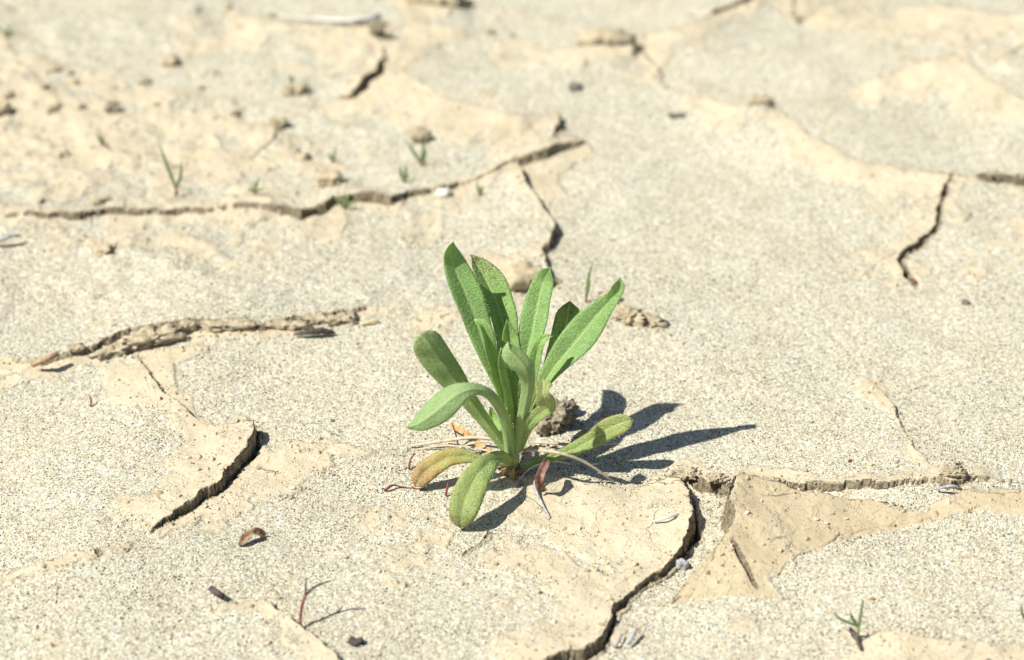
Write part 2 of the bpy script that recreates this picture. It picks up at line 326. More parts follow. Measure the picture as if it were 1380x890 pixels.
def ground_material():
    m, nt, b = newmat('cracked_mud_and_sand')
    geo = nd(nt, 'ShaderNodeNewGeometry').outputs['Position']
    att = nd(nt, 'ShaderNodeAttribute', attribute_name='mud').outputs['Fac']
    crk = nd(nt, 'ShaderNodeAttribute', attribute_name='crack').outputs['Fac']
    wal = nd(nt, 'ShaderNodeAttribute', attribute_name='wall').outputs['Fac']
    bare_sh = nd(nt, 'ShaderNodeAttribute', attribute_name='bare_shade').outputs['Fac']
    # sand: cells of quartz, feldspar and dark mineral grains
    v1 = voro(nt, geo, 2100.0); v2 = voro(nt, geo, 3600.0)
    sep = nd(nt, 'ShaderNodeSeparateColor'); nt.links.new(v1.outputs['Color'], sep.inputs[0])
    sand = ramp(nt, sep.outputs[0], [(0, (.04, .04, .045)), (.05, (.10, .10, .09)), (.07, (.30, .28, .20)), (.25, (.45, .42, .315)), (.5, (.565, .53, .41)), (.75, (.665, .635, .51)), (.95, (.80, .78, .67)), (1, (.87, .86, .80))])
    sep2 = nd(nt, 'ShaderNodeSeparateColor'); nt.links.new(v2.outputs['Color'], sep2.inputs[0])
    fine = ramp(nt, sep2.outputs[1], [(0, (.42, .40, .34)), (.12, (.80, .79, .75)), (.5, (1, 1, .97)), (1, (1.18, 1.16, 1.1))])
    v5 = voro(nt, geo, 1150.0); s5 = nd(nt, 'ShaderNodeSeparateColor'); nt.links.new(v5.outputs['Color'], s5.inputs[0])
    coarse = ramp(nt, s5.outputs[0], [(0, (.05, .05, .05)), (.04, (.34, .31, .23)), (.3, (.52, .485, .37)), (.7, (.66, .625, .50)), (1, (.84, .82, .74))])
    drift = noise_(nt, geo, 55, 4, .7)
    sand = mixc(nt, ramp(nt, drift, [(.47, 0), (.58, .75)]), sand, coarse)
    sand = mixc(nt, .8, sand, fine, 'MULTIPLY')
    drift2 = noise_(nt, geo, 38, 5, .65)
    sand = mixc(nt, ramp(nt, drift2, [(.40, 0), (.62, .75)]), sand, mixc(nt, 1.0, sand, (.94, .905, .85), 'MULTIPLY'))
    sand = mixc(nt, 1.0, sand, (.985, .985, 1.02), 'MULTIPLY')
    tint = ramp(nt, sep.outputs[2], [(0, (.95, .98, 1.02)), (.6, (1, 1, 1)), (.93, (1.05, .98, .88)), (1, (1.1, .8, .6))])
    sand = mixc(nt, 1.0, sand, tint, 'MULTIPLY')
    big = noise_(nt, geo, 14.0, 4, .6)
    sand = mixc(nt, ramp(nt, big, [(.38, 0), (.66, 1)]), mixc(nt, 1.0, sand, (.90, .93, .95), 'MULTIPLY'), sand)
    # dried silt
    n1 = noise_(nt, geo, 60, 5, .6); n2 = noise_(nt, geo, 900, 4, .65)
    mudc = ramp(nt, n1, [(.25, (.45, .375, .255)), (.5, (.535, .455, .32)), (.75, (.59, .515, .375))])
    mudc = mixc(nt, 1.0, mudc, ramp(nt, n2, [(.25, .86), (.5, 1.0), (.8, 1.08)]), 'MULTIPLY')
    hv = nd(nt, 'ShaderNodeVectorMath', operation='ADD'); nz_ = nt.nodes.new('ShaderNodeTexNoise'); nz_.inputs['Scale'].default_value = 110; nz_.inputs['Detail'].default_value = 3
    nt.links.new(geo, nz_.inputs['Vector']); sc_ = nd(nt, 'ShaderNodeVectorMath', operation='SCALE'); sc_.inputs['Scale'].default_value = .012
    nt.links.new(nz_.outputs['Color'], sc_.inputs[0]); nt.links.new(geo, hv.inputs[0]); nt.links.new(sc_.outputs[0], hv.inputs[1])
    ve = voro(nt, hv.outputs[0], 46.0, 'DISTANCE_TO_EDGE')
    hair = math_(nt, 'MULTIPLY', ramp(nt, ve.outputs['Distance'], [(0, 1), (.018, 0)]), ramp(nt, noise_(nt, geo, 30, 2), [(.60, 0), (.66, 1)]))
    vp = voro(nt, geo, 260.0); pin = math_(nt, 'MULTIPLY', ramp(nt, vp.outputs['Distance'], [(.07, 1), (.16, 0)]), ramp(nt, noise_(nt, geo, 75, 2), [(.46, 0), (.56, 1)]))
    flk = noise_(nt, hv.outputs[0], 90, 4, .6); flake = ramp(nt, flk, [(.455, 0), (.475, .5), (.53, .5), (.55, 1)])
    marks = math_(nt, 'MAXIMUM', hair, pin)
    mudc = mixc(nt, math_(nt, 'MULTIPLY', marks, .42), mudc, (.20, .155, .10))
    mudc = mixc(nt, math_(nt, 'MULTIPLY', flake, .35), mudc, (.585, .525, .40))
    mudc = mixc(nt, bare_sh, mudc, mixc(nt, 1.0, mudc, (.885, .85, .79), 'MULTIPLY'))  # shade of the slab's slope away from the sun, put into its colour
    # crack walls: darker silt with layers
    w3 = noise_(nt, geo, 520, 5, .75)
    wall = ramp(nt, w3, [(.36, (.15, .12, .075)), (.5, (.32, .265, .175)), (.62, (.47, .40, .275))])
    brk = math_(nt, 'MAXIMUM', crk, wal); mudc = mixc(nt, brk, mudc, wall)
    # sand keeps lying in the dimples of the mud
    dn = noise_(nt, geo, 230, 5, .7)
    dn2 = noise_(nt, geo, 950, 3, .7)
    f = math_(nt, 'ADD', att, math_(nt, 'ADD', math_(nt, 'MULTIPLY', math_(nt, 'SUBTRACT', dn, .5), 2.4), math_(nt, 'MULTIPLY', math_(nt, 'SUBTRACT', dn2, .5), 1.6)))
    fac = math_(nt, 'MAXIMUM', ramp(nt, f, [(.34, 0), (.64, 1)]), math_(nt, 'MAXIMUM', wal, math_(nt, 'MULTIPLY', ramp(nt, bare_sh, [(.35, 0), (.6, 1)]), ramp(nt, dn2, [(.36, 0), (.42, 1)]))))
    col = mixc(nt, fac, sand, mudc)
    # stray dark grains on the mud
    v4 = voro(nt, geo, 900.0); s4 = nd(nt, 'ShaderNodeSeparateColor'); nt.links.new(v4.outputs['Color'], s4.inputs[0])
    speck = math_(nt, 'MULTIPLY', math_(nt, 'GREATER_THAN', s4.outputs[0], .975), math_(nt, 'LESS_THAN', v4.outputs['Distance'], .35))
    col = mixc(nt, math_(nt, 'MULTIPLY', speck, .8), col, (.12, .10, .09))
    nt.links.new(col, b.inputs['Base Color'])
    b.inputs['Roughness'].default_value = .9; b.inputs['Specular IOR Level'].default_value = .25
    hs = math_(nt, 'SUBTRACT', 1.0, v1.outputs['Distance'])
    hs = math_(nt, 'ADD', hs, math_(nt, 'MULTIPLY', sep.outputs[1], .5))
    h = mixc(nt, fac, hs, math_(nt, 'MULTIPLY', n2, .5))
    hm = math_(nt, 'MULTIPLY', math_(nt, 'SUBTRACT', math_(nt, 'MULTIPLY', flake, .6), marks), fac)
    nrm = bump(nt, h, .00022, .7)
    nrm = bump(nt, hm, .0007, .9, nrm)
    n5 = noise_(nt, geo, 240, 4, .6)
    nrm = bump(nt, n5, .0010, .5, nrm)
    nrm = bump(nt, math_(nt, 'MULTIPLY', w3, brk), .0022, .9, nrm)
    nt.links.new(nrm, b.inputs['Normal'])
    return m
GROUND = ground_material()

def simple_mat(name, stops, scale=300, rough=.85, bdist=.0004, spec=.3, stretch=None, detail=4, trans=0):
    m, nt, b = newmat(name)
    tc = nd(nt, 'ShaderNodeTexCoord').outputs['Object']
    if stretch:
        mp = nd(nt, 'ShaderNodeMapping'); mp.inputs['Scale'].default_value = stretch; nt.links.new(tc, mp.inputs[0]); tc = mp.outputs[0]
    n = noise_(nt, tc, scale, detail, .65)
    nt.links.new(ramp(nt, n, stops), b.inputs['Base Color'])
    b.inputs['Roughness'].default_value = rough; b.inputs['Specular IOR Level'].default_value = spec
    nt.links.new(bump(nt, n, bdist, .8), b.inputs['Normal'])
    return m
M_CLOD = simple_mat('dried_mud_clod', [(.30, (.24, .19, .12)), (.45, (.42, .35, .235)), (.6, (.54, .47, .33)), (.8, (.64, .58, .44))], 380, .95, .0024)
M_DARKCLOD = simple_mat('dark_earth_clod', [(.3, (.12, .10, .07)), (.5, (.29, .25, .18)), (.75, (.50, .44, .33))], 520, .95, .0016)  # plant's shade put into the colour, for the clod behind it
M_CRUMB = simple_mat('mud_crumb', [(.3, (.36, .29, .19)), (.6, (.50, .42, .29)), (.8, (.60, .53, .40))], 300, .95, .0006)
M_STRAW = simple_mat('dry_straw', [(.3, (.38, .31, .21)), (.55, (.56, .49, .38)), (.8, (.70, .65, .54))], 500, .7, .0002)
M_GREYTWIG = simple_mat('weathered_grey_twig', [(.3, (.20, .20, .21)), (.55, (.42, .42, .43)), (.8, (.62, .62, .62))], 600, .8, .0003)
M_WHITETWIG = simple_mat('bleached_twig', [(.3, (.50, .48, .45)), (.55, (.68, .67, .64)), (.8, (.80, .79, .77))], 600, .7, .0002)
M_DARKTWIG = simple_mat('dark_bark', [(.3, (.035, .028, .03)), (.55, (.10, .075, .07)), (.8, (.22, .17, .14))], 500, .85, .0005)
M_REDTWIG = simple_mat('red_brown_shoot', [(.3, (.13, .035, .035)), (.55, (.24, .07, .06)), (.8, (.34, .15, .12))], 300, .6, .0002)
M_ORANGE = simple_mat('orange_brown_husk', [(.3, (.22, .11, .04)), (.5, (.46, .27, .11)), (.7, (.62, .47, .26))], 260, .7, .0004)
M_BARK = simple_mat('flaked_brown_bark', [(.3, (.16, .09, .05)), (.55, (.38, .25, .15)), (.8, (.55, .42, .30))], 500, .85, .0005, stretch=(1, 1, .3))
M_WHITE = simple_mat('white_stone', [(.3, (.55, .53, .47)), (.6, (.70, .68, .62)), (.8, (.85, .85, .84))], 300, .6, .0004)
M_GREYSTONE = simple_mat('dark_grey_stone', [(.3, (.09, .085, .075)), (.6, (.19, .18, .155)), (.8, (.32, .30, .26))], 300, .8, .0004)
M_GRASS = simple_mat('grass_blade_green', [(.3, (.11, .17, .06)), (.6, (.17, .25, .09)), (.8, (.26, .33, .14))], 200, .5, .0001)
M_GRASSBASE = simple_mat('reddish_grass_base', [(.3, (.16, .04, .03)), (.6, (.28, .10, .06)), (.8, (.34, .22, .10))], 200, .6, .0001)
M_PALEPETAL = simple_mat('pale_straw_flake', [(.3, (.55, .42, .18)), (.6, (.66, .54, .28)), (.8, (.72, .63, .40))], 300, .7, .0002)

def leaf_mat(name, green=(.225, .40, .105), brown=0.0, yellow=0.0, under=False, base_pale=.75, tipdark=0.0):
    m, nt, b = newmat(name)
    uv = nd(nt, 'ShaderNodeUVMap').outputs[0]
    tc = nd(nt, 'ShaderNodeTexCoord').outputs['Object']
    s = nd(nt, 'ShaderNodeSeparateXYZ'); nt.links.new(uv, s.inputs[0]); U, V = s.outputs[0], s.outputs[1]
    au = math_(nt, 'ABSOLUTE', math_(nt, 'SUBTRACT', U, .5))             # 0 at the rib, .5 at the margin
    n1 = noise_(nt, tc, 160, 4, .6); n2 = noise_(nt, tc, 1300, 3, .6)
    g = green
    col = ramp(nt, n1, [(.3, (g[0] * .78, g[1] * .82, g[2] * .75)), (.55, g), (.8, (g[0] * 1.3, g[1] * 1.18, g[2] * 1.3))])
    # paler, yellower towards the petiole
    yg = (.46, .58, .15)
    col = mixc(nt, math_(nt, 'MULTIPLY', ramp(nt, V, [(0.1, 1), (.55, 0)]), base_pale), col, yg)
    # yellowing towards the tip
    if yellow > 0:
        t = math_(nt, 'ADD', V, math_(nt, 'MULTIPLY', math_(nt, 'SUBTRACT', n1, .5), .8))
        ye = ramp(nt, t, [(.1, (.25, .36, .08)), (.4, (.42, .42, .11)), (.65, (.56, .40, .12)), (.98, (.52, .25, .11))])
        col = mixc(nt, yellow, col, ye)
        eg = ramp(nt, math_(nt, 'ADD', au, math_(nt, 'MULTIPLY', n1, .08)), [(.42, 0), (.53, 1)])
        col = mixc(nt, math_(nt, 'MULTIPLY', eg, .5 * yellow + .2), col, (.40, .22, .09))
    if brown > 0:
        nb = noise_(nt, tc, 900, 4, .75)
        tb = math_(nt, 'ADD', math_(nt, 'MULTIPLY', math_(nt, 'POWER', V, 2.0), .22), math_(nt, 'ADD', nb, math_(nt, 'MULTIPLY', n1, .35)))
        fb = ramp(nt, tb, [(.93 - .07 * brown, 0), (.985 - .07 * brown, 1)])
        col = mixc(nt, math_(nt, 'MULTIPLY', fb, .85), col, (.20, .105, .045))
    # midrib
    rib = ramp(nt, au, [(0, 1), (.028, .8), (.06, 0)])
    col = mixc(nt, math_(nt, 'MULTIPLY', rib, .85 if under else .65), col, (.55, .68, .28) if yellow < .4 else (.5, .48, .25))
    # downy silver hairs lying on the blade
    mp = nd(nt, 'ShaderNodeMapping'); mp.inputs['Scale'].default_value = (26, 60, 1); nt.links.new(uv, mp.inputs[0])
    hv = noise_(nt, tc, 2500, 2, .5)
    st = ramp(nt, hv, [(.46, 0), (.62, 1)])
    col = mixc(nt, math_(nt, 'MULTIPLY', st, .46), col, (.60, .72, .46))
    if under: col = mixc(nt, .28, col, (.40, .47, .27))
    nt.links.new(col, b.inputs['Base Color'])
    b.inputs['Roughness'].default_value = .62; b.inputs['Specular IOR Level'].default_value = .35
    b.inputs['Sheen Weight'].default_value = .12; b.inputs['Sheen Roughness'].default_value = .4
    hh = math_(nt, 'ADD', math_(nt, 'MULTIPLY', n2, .6), math_(nt, 'MULTIPLY', hv, .6))
    cells = voro(nt, tc, 1150.0); nrm = bump(nt, math_(nt, 'ADD', hh, math_(nt, 'MULTIPLY', cells.outputs['Distance'], -.45)), .00036, 1.0)
    vein = voro(nt, mp.outputs[0], .35)
    nt.links.new(nrm, b.inputs['Normal'])
    tr = nt.nodes.new('ShaderNodeBsdfTranslucent'); nt.links.new(mixc(nt, 1.0, col, (1.25, 1.35, .6), 'MULTIPLY'), tr.inputs[0])
    mx = nt.nodes.new('ShaderNodeMixShader'); mx.inputs[0].default_value = .33
    nt.links.new(b.outputs[0], mx.inputs[1]); nt.links.new(tr.outputs[0], mx.inputs[2])
    nt.links.new(mx.outputs[0], nt.nodes['Material Output'].inputs[0])
    return m
LM = {
 'green': (leaf_mat('leaf_green'), leaf_mat('leaf_green_underside', (.26, .42, .14), under=True)),
 'young': (leaf_mat('leaf_young', (.29, .48, .105), base_pale=.85), leaf_mat('leaf_young_underside', (.33, .50, .15), under=True, base_pale=.85)),
 'spot': (leaf_mat('leaf_brown_spotted', (.24, .41, .09), brown=.9), leaf_mat('leaf_brown_spotted_underside', (.22, .36, .10), brown=1.0, under=True)),
 'speck': (leaf_mat('leaf_brown_flecked', (.27, .44, .10), brown=.45), leaf_mat('leaf_brown_flecked_underside', (.30, .46, .13), brown=.4, under=True)),
 'turn': (leaf_mat('leaf_yellowing', (.25, .42, .11), yellow=.28, brown=.25, base_pale=.5), leaf_mat('leaf_yellowing_underside', (.17, .25, .09), yellow=.35, under=True)),
 'yellow': (leaf_mat('leaf_yellow_orange', (.30, .42, .09), yellow=.92, brown=.15), leaf_mat('leaf_yellow_orange_underside', (.3, .36, .1), yellow=.95, under=True)),
 'dead': (M_ORANGE, M_ORANGE), 'husk': (M_BARK, M_BARK),
 'wither': (simple_mat('withered_leaf', [(.3, (.12, .06, .045)), (.55, (.26, .15, .115)), (.8, (.42, .30, .24))], 500, .85, .0006),) * 2,
}
M_HAIR, nt_, b_ = newmat('silver_leaf_hair'); b_.inputs['Base Color'].default_value = (.60, .66, .50, 1); b_.inputs['Roughness'].default_value = .5
M_STEM = leaf_mat('plant_stem', (.46, .56, .22), base_pale=0, under=True)

# ------------------------------------------------------------------ ground mesh
NR, NC = 860, 1150
pys = np.linspace(1200, -190, NR)
ys = np.array([at_z(690, p).y for p in pys])
hw = (ys + .80) * .30
us = np.linspace(-1, 1, NC)
X = us[None, :] * hw[:, None]; Y = np.repeat(ys[:, None], NC, 1)
py_near, py_far = ys[0], ys[-1]
def edge_fade(x, y):
    return sstep(py_near, py_near + .02, y) * sstep(py_far, py_far - .08, y) * sstep(1.0, .94, np.abs(x) / ((y + .80) * .30))
hh, mm, cc = terrain(X.ravel(), Y.ravel())
hh = hh * edge_fade(X.ravel(), Y.ravel())
Z = hh.reshape(NR, NC)
# normals
dXu = np.gradient(X, axis=1); dZu = np.gradient(Z, axis=1)
dXv = np.gradient(X, axis=0); dYv = np.gradient(Y, axis=0); dZv = np.gradient(Z, axis=0)
nx = -dZu * dYv; ny = -(dXu * dZv - dZu * dXv); nz = dXu * dYv
nl = np.sqrt(nx * nx + ny * ny + nz * nz); NRM = np.stack([nx / nl, ny / nl, nz / nl], -1).reshape(-1, 3)
# broken earth on the steep crack walls: push the wall sideways in and out, with height as well as along it
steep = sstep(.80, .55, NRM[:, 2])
sx_ = (X + Y * .6).ravel(); Zr = Z.ravel()
push = steep * (.0009 * fbm(sx_, Zr * 1.3, .0030, 3, 201) + .0005 * fbm(sx_, Zr, .0013, 2, 203))
hx = NRM[:, 0]; hy = NRM[:, 1]; hn = np.maximum(np.hypot(hx, hy), 1e-6)
X = (X.ravel() + push * hx / hn).reshape(NR, NC); Y = (Y.ravel() + push * hy / hn).reshape(NR, NC)
def gnorm():
    au = np.stack([np.gradient(X, axis=1), np.gradient(Y, axis=1), np.gradient(Z, axis=1)], -1)
    av = np.stack([np.gradient(X, axis=0), np.gradient(Y, axis=0), np.gradient(Z, axis=0)], -1)
    c = np.cross(au, av); c /= np.linalg.norm(c, axis=-1, keepdims=True)
    c[c[..., 2] < 0] *= -1 if False else 1
    return c.reshape(-1, 3)
NRM = gnorm()
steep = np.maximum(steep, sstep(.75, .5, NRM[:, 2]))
# plates
PL = [
 ([(-900,293),(0,291),(110,291),(240,286),(370,279),(415,289),(450,271),(545,263),(582,258),(690,214),(750,188),(757,168),(742,156),(650,148),(560,110),(518,82),(500,38),(382,33),(200,20),(-900,-40)], 'rubbly dried mud plate at the upper left'),
 ([(-900,-40),(200,20),(382,33),(500,38),(535,0),(520,-500),(-900,-500)], None),
 ([(-900,293),(0,291),(110,291),(240,286),(370,279),(415,289),(450,271),(545,263),(582,258),(690,214),(722,270),(742,318),(738,362),(660,398),(530,408),(480,420),(240,440),(165,452),(60,487),(-900,470)], None),
 ([(-900,470),(60,487),(165,452),(205,512),(240,543),(290,572),(354,569),(325,612),(285,660),(215,711),(110,746),(0,782),(-900,900)], 'mud plate with a lifted corner above a dark crack'),
 ([(518,82),(560,110),(650,148),(742,156),(757,168),(750,188),(803,188),(860,95),(845,60),(960,20),(1100,-60),(1100,-500),(520,-500),(535,0),(500,38)], None),
 ([(1100,-500),(1100,-60),(960,20),(845,60),(860,95),(940,136),(1035,141),(1150,217),(1270,236),(1400,238),(2600,260),(2600,-500)], None),
 ([(1275,236),(2600,260),(2600,700),(1300,655),(1205,550),(1150,505),(1222,372),(1246,325),(1274,280)], None),
 ([(900,818),(970,730),(986,665),(992,635),(1080,664),(1225,694),(1300,664),(2600,700),(2600,900),(1380,869),(1280,866),(1160,846),(1000,830)], 'curled dried slab with smooth tan face at right front'),
 ([(1160,846),(1280,866),(1380,869),(2600,900),(2600,1600),(1160,1600)], None),
 ([(178,478),(240,440),(480,420),(660,398),(742,370),(880,640),(912,648),(943,708),(905,757),(850,804),(824,829),(745,895),(600,1100),(450,893),(380,834),(300,812),(215,711),(285,660),(325,612),(354,569),(290,572),(205,512)], 'sandy mud plate the green plant grows from'),
 ([(690,214),(803,188),(860,95),(940,136),(1035,141),(1150,217),(1275,236),(1274,280),(1222,372),(1150,505),(1205,550),(1285,650),(1075,657),(960,656),(912,648),(880,640),(742,370)], None),
 ([(-900,900),(0,782),(110,746),(215,711),(300,812),(380,834),(450,893),(600,1100),(600,1600),(-900,1600)], None),
]
ground_root = None
ids = np.full((NR - 1, NC - 1), len(PL), int)
cx = (X[:-1, :-1] + X[1:, 1:]) / 2; cy = (Y[:-1, :-1] + Y[1:, 1:]) / 2
cxf = (cx + .0022 * fbm(cx, cy, .03, 2, 33)).ravel(); cyf = (cy + .0022 * fbm(cx, cy, .03, 2, 43)).ravel(); idf = ids.ravel()
for k in range(len(PL) - 1, -1, -1):
    idf[inside(wpoly(PL[k][0]), cxf, cyf)] = k
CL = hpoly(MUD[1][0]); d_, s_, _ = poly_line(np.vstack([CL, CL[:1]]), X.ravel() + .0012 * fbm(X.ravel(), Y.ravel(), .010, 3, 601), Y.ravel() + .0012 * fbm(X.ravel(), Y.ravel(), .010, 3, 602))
bare_shade = sstep(-.0012, .0012, np.where(inside(CL, X.ravel(), Y.ravel()), d_, -d_))
ids = idf.reshape(NR - 1, NC - 1)
ii, jj = np.meshgrid(np.arange(NR - 1), np.arange(NC - 1), indexing='ij')
v00 = ii * NC + jj
quads = np.stack([v00, v00 + 1, v00 + NC + 1, v00 + NC], -1)
XYZ = np.stack([X.ravel(), Y.ravel(), Z.ravel()], -1)
def grid_mesh(name, q, parent):
    uq, inv = np.unique(q.ravel(), return_inverse=True)
    me = bpy.data.meshes.new(name); nv = len(uq); nf = len(q)
    me.vertices.add(nv); me.vertices.foreach_set('co', XYZ[uq].astype(np.float32).ravel())
    me.loops.add(nf * 4); me.loops.foreach_set('vertex_index', inv.astype(np.int32).ravel())
    me.polygons.add(nf); me.polygons.foreach_set('loop_start', np.arange(0, nf * 4, 4, dtype=np.int32))
    me.polygons.foreach_set('use_smooth', np.ones(nf, bool))
    me.update(calc_edges=True)
    for nm, arr in (('mud', mm), ('crack', cc), ('wall', steep), ('bare_shade', bare_shade)):
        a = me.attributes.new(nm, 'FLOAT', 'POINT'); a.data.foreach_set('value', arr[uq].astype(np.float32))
    me.normals_split_custom_set_from_vertices(NRM[uq].astype(np.float32))
    me.materials.append(GROUND)
    o = bpy.data.objects.new(name, me); COL.objects.link(o)
    if parent: o.parent = parent
    return o
# surrounding ground out to the horizon, joined to the rim of the detailed plates
per = [(0, j) for j in range(0, NC - 1, 8)] + [(i, NC - 1) for i in range(0, NR - 1, 8)] + [(NR - 1, j) for j in range(NC - 1, 0, -8)] + [(i, 0) for i in range(NR - 1, 0, -8)]
P0 = np.array([[X[i, j], Y[i, j]] for i, j in per]); cen = np.array([0, .15])
loops = []
for s in (1.0, 1.04, 1.1, 1.2, 1.35, 1.6, 2, 3, 6, 15, 50, 400):
    Q = cen + (P0 - cen) * s
    if s > 40:
        a = np.arctan2(Q[:, 1] - cen[1], Q[:, 0] - cen[0]); Q = cen + np.stack([np.cos(a), np.sin(a)], -1) * s * .5
    zz = (s > 1.0) * np.minimum((s - 1) * 6, 1) * .003 * fbm(Q[:, 0], Q[:, 1], .2 * max(1, s / 3), 3, 3)
    loops.append(np.column_stack([Q, zz]))
V = np.vstack(loops); n = len(P0); F = []
for k in range(len(loops) - 1):
    for i in range(n):
        j = (i + 1) % n
        F.append((k * n + i, (k + 1) * n + i, (k + 1) * n + j, k * n + j))
ground_root = mesh_obj('ground', V, F, GROUND)
a = ground_root.data.attributes.new('mud', 'FLOAT', 'POINT'); a.data.foreach_set('value', np.full(len(V), .2, np.float32))
tag(ground_root, 'pale cracked dried mud flat dusted with speckled sand', None, None, 'structure')
for k in range(len(PL) + 1):
    q = quads[ids == k]
    if len(q) < 50: continue
    o = grid_mesh('mud_plate', q, ground_root)
    if k < len(PL) and PL[k][1]: o['label'] = PL[k][1]

# ------------------------------------------------------------------ loose sand grains (instanced) and crumbs
def blob_mesh(name, mat, seed=1, sub=1, amp=.25, flat=(1, .8, .6)):
    bm = bmesh.new(); bmesh.ops.create_icosphere(bm, subdivisions=sub, radius=1)
    rr = random.Random(seed)
    for v in bm.verts: v.co = Vector((v.co.x * flat[0], v.co.y * flat[1], v.co.z * flat[2])) * (1 + rr.uniform(-amp, amp))
    me = bpy.data.meshes.new(name); bm.to_mesh(me); bm.free(); me.materials.append(mat); return me
def grain_material(name, stops):
    m, nt, b = newmat(name)
    a = nd(nt, 'ShaderNodeAttribute', attribute_name='tone', attribute_type='INSTANCER')
    nt.links.new(ramp(nt, a.outputs['Fac'], stops), b.inputs['Base Color'])
    b.inputs['Roughness'].default_value = .55; b.inputs['Specular IOR Level'].default_value = .4
    return m
M_GRAIN = grain_material('sand_grain', [(0, (.03, .03, .035)), (.10, (.07, .07, .075)), (.12, (.28, .26, .19)), (.3, (.45, .42, .315)), (.55, (.59, .55, .43)), (.8, (.72, .68, .56)), (.955, (.88, .87, .82)), (.965, (.45, .19, .09)), (1, (.50, .30, .12))])
M_CRUMBI = grain_material('mud_crumb_grain', [(0, (.40, .33, .22)), (.5, (.50, .43, .30)), (1, (.60, .54, .42))])
def scatter(name, gmesh, px, py_, pz, sc, tone, mat):
    n = len(px)
    me = bpy.data.meshes.new(name); me.vertices.add(n)
    me.vertices.foreach_set('co', np.stack([px, py_, pz], -1).astype(np.float32).ravel())
    for nm, arr, t in (('size', sc, 'FLOAT'), ('tone', tone, 'FLOAT')):
        at = me.attributes.new(nm, t, 'POINT'); at.data.foreach_set('value', arr.astype(np.float32))
    at = me.attributes.new('turn', 'FLOAT_VECTOR', 'POINT'); at.data.foreach_set('vector', rng.uniform(0, 6.28, (n, 3)).astype(np.float32).ravel())
    me.materials.append(mat)
    o = bpy.data.objects.new(name, me); COL.objects.link(o)
    ng = bpy.data.node_groups.new(name, 'GeometryNodeTree')
    ng.interface.new_socket('Geometry', in_out='INPUT', socket_type='NodeSocketGeometry')
    ng.interface.new_socket('Geometry', in_out='OUTPUT', socket_type='NodeSocketGeometry')
    N = ng.nodes; L = ng.links
    gi = N.new('NodeGroupInput'); go = N.new('NodeGroupOutput'); iop = N.new('GeometryNodeInstanceOnPoints')
    m2p = N.new('GeometryNodeMeshToPoints')
    # one grain, built here as an icosphere pushed out of shape
    ico = N.new('GeometryNodeMeshIcoSphere'); ico.inputs['Radius'].default_value = 1; ico.inputs['Subdivisions'].default_value = 1
    tr = N.new('GeometryNodeTransform'); tr.inputs['Scale'].default_value = (1, .78, .62)
    sp = N.new('GeometryNodeSetPosition'); rv = N.new('FunctionNodeRandomValue'); rv.data_type = 'FLOAT_VECTOR'
    rv.inputs[0].default_value = (-.28,) * 3; rv.inputs[1].default_value = (.28,) * 3
    sm = N.new('GeometryNodeSetMaterial'); sm.inputs['Material'].default_value = mat
    L.new(ico.outputs[0], sp.inputs['Geometry']); L.new(rv.outputs[0], sp.inputs['Offset']); L.new(sp.outputs[0], tr.inputs[0]); L.new(tr.outputs[0], sm.inputs[0])
    def attr(nm, t):
        a = N.new('GeometryNodeInputNamedAttribute'); a.data_type = t; a.inputs['Name'].default_value = nm; return a.outputs[0]
    L.new(gi.outputs[0], m2p.inputs[0]); L.new(m2p.outputs[0], iop.inputs['Points']); L.new(sm.outputs[0], iop.inputs['Instance'])
    L.new(attr('turn', 'FLOAT_VECTOR'), iop.inputs['Rotation']); L.new(attr('size', 'FLOAT'), iop.inputs['Scale'])
    L.new(iop.outputs[0], go.inputs[0])
    md = o.modifiers.new('grains', 'NODES'); md.node_group = ng
    return o
NG = 460000
gp = rng.uniform(0, 1, (NG, 2))
gpy = 1000 - gp[:, 1] ** .85 * 1060
# spread over the ground: even in the distance-weighted rows
gy = np.interp(-gpy, -pys, ys); gx = (gp[:, 0] * 2 - 1) * (gy + .80) * .262
fi = np.interp(gy, ys, np.arange(NR)); fj = (gx / ((gy + .80) * .30) + 1) / 2 * (NC - 1)
i0 = np.clip(fi.astype(int), 0, NR - 2); j0 = np.clip(fj.astype(int), 0, NC - 2); a_ = fi - i0; b_2 = fj - j0
def bil(A):
    return A[i0, j0] * (1 - a_) * (1 - b_2) + A[i0, j0 + 1] * (1 - a_) * b_2 + A[i0 + 1, j0] * a_ * (1 - b_2) + A[i0 + 1, j0 + 1] * a_ * b_2
gz = bil(Z); gm = bil(mm.reshape(NR, NC)); gc = bil(cc.reshape(NR, NC))
gk = bil(bare_shade.reshape(NR, NC)); patch = gm + gk * .6 + .75 * fbm(gx, gy, .008, 3, 120)
dens = np.clip(.72 + .9 * fbm(gx, gy, .045, 3, 403), .15, 1)
keep = (rng.uniform(0, 1, NG) < dens * (1 - .85 * gk) *  np.where(patch > .55, .14, 1.0)) & (gc < .3)
gx, gy, gz = gx[keep], gy[keep], gz[keep]
sz = (.00010 + .00030 * rng.uniform(0, 1, len(gx)) ** 3.0) * (1 + .45 * fbm(gx, gy, .03, 3, 401))
so = scatter('sand_grains', None, gx, gy, gz + sz * .25, sz, rng.uniform(0, 1, len(gx)), M_GRAIN)
tag(so, 'loose cream, white and black sand grains over the dried mud', 'sand', None, 'stuff')
NK = 3600
kk = rng.choice(np.where((mm > .25) | (cc > .02))[0], NK)
kx = X.ravel()[kk] + rng.normal(0, .002, NK); ky = Y.ravel()[kk] + rng.normal(0, .002, NK)
far = (ky < .5) & (np.abs(kx) < (ky + .8) * .27)
kx, ky = kx[far], ky[far]
kx = np.concatenate([kx, rng.normal(.002, .012, 260)]); ky = np.concatenate([ky, rng.normal(.003, .009, 260)])
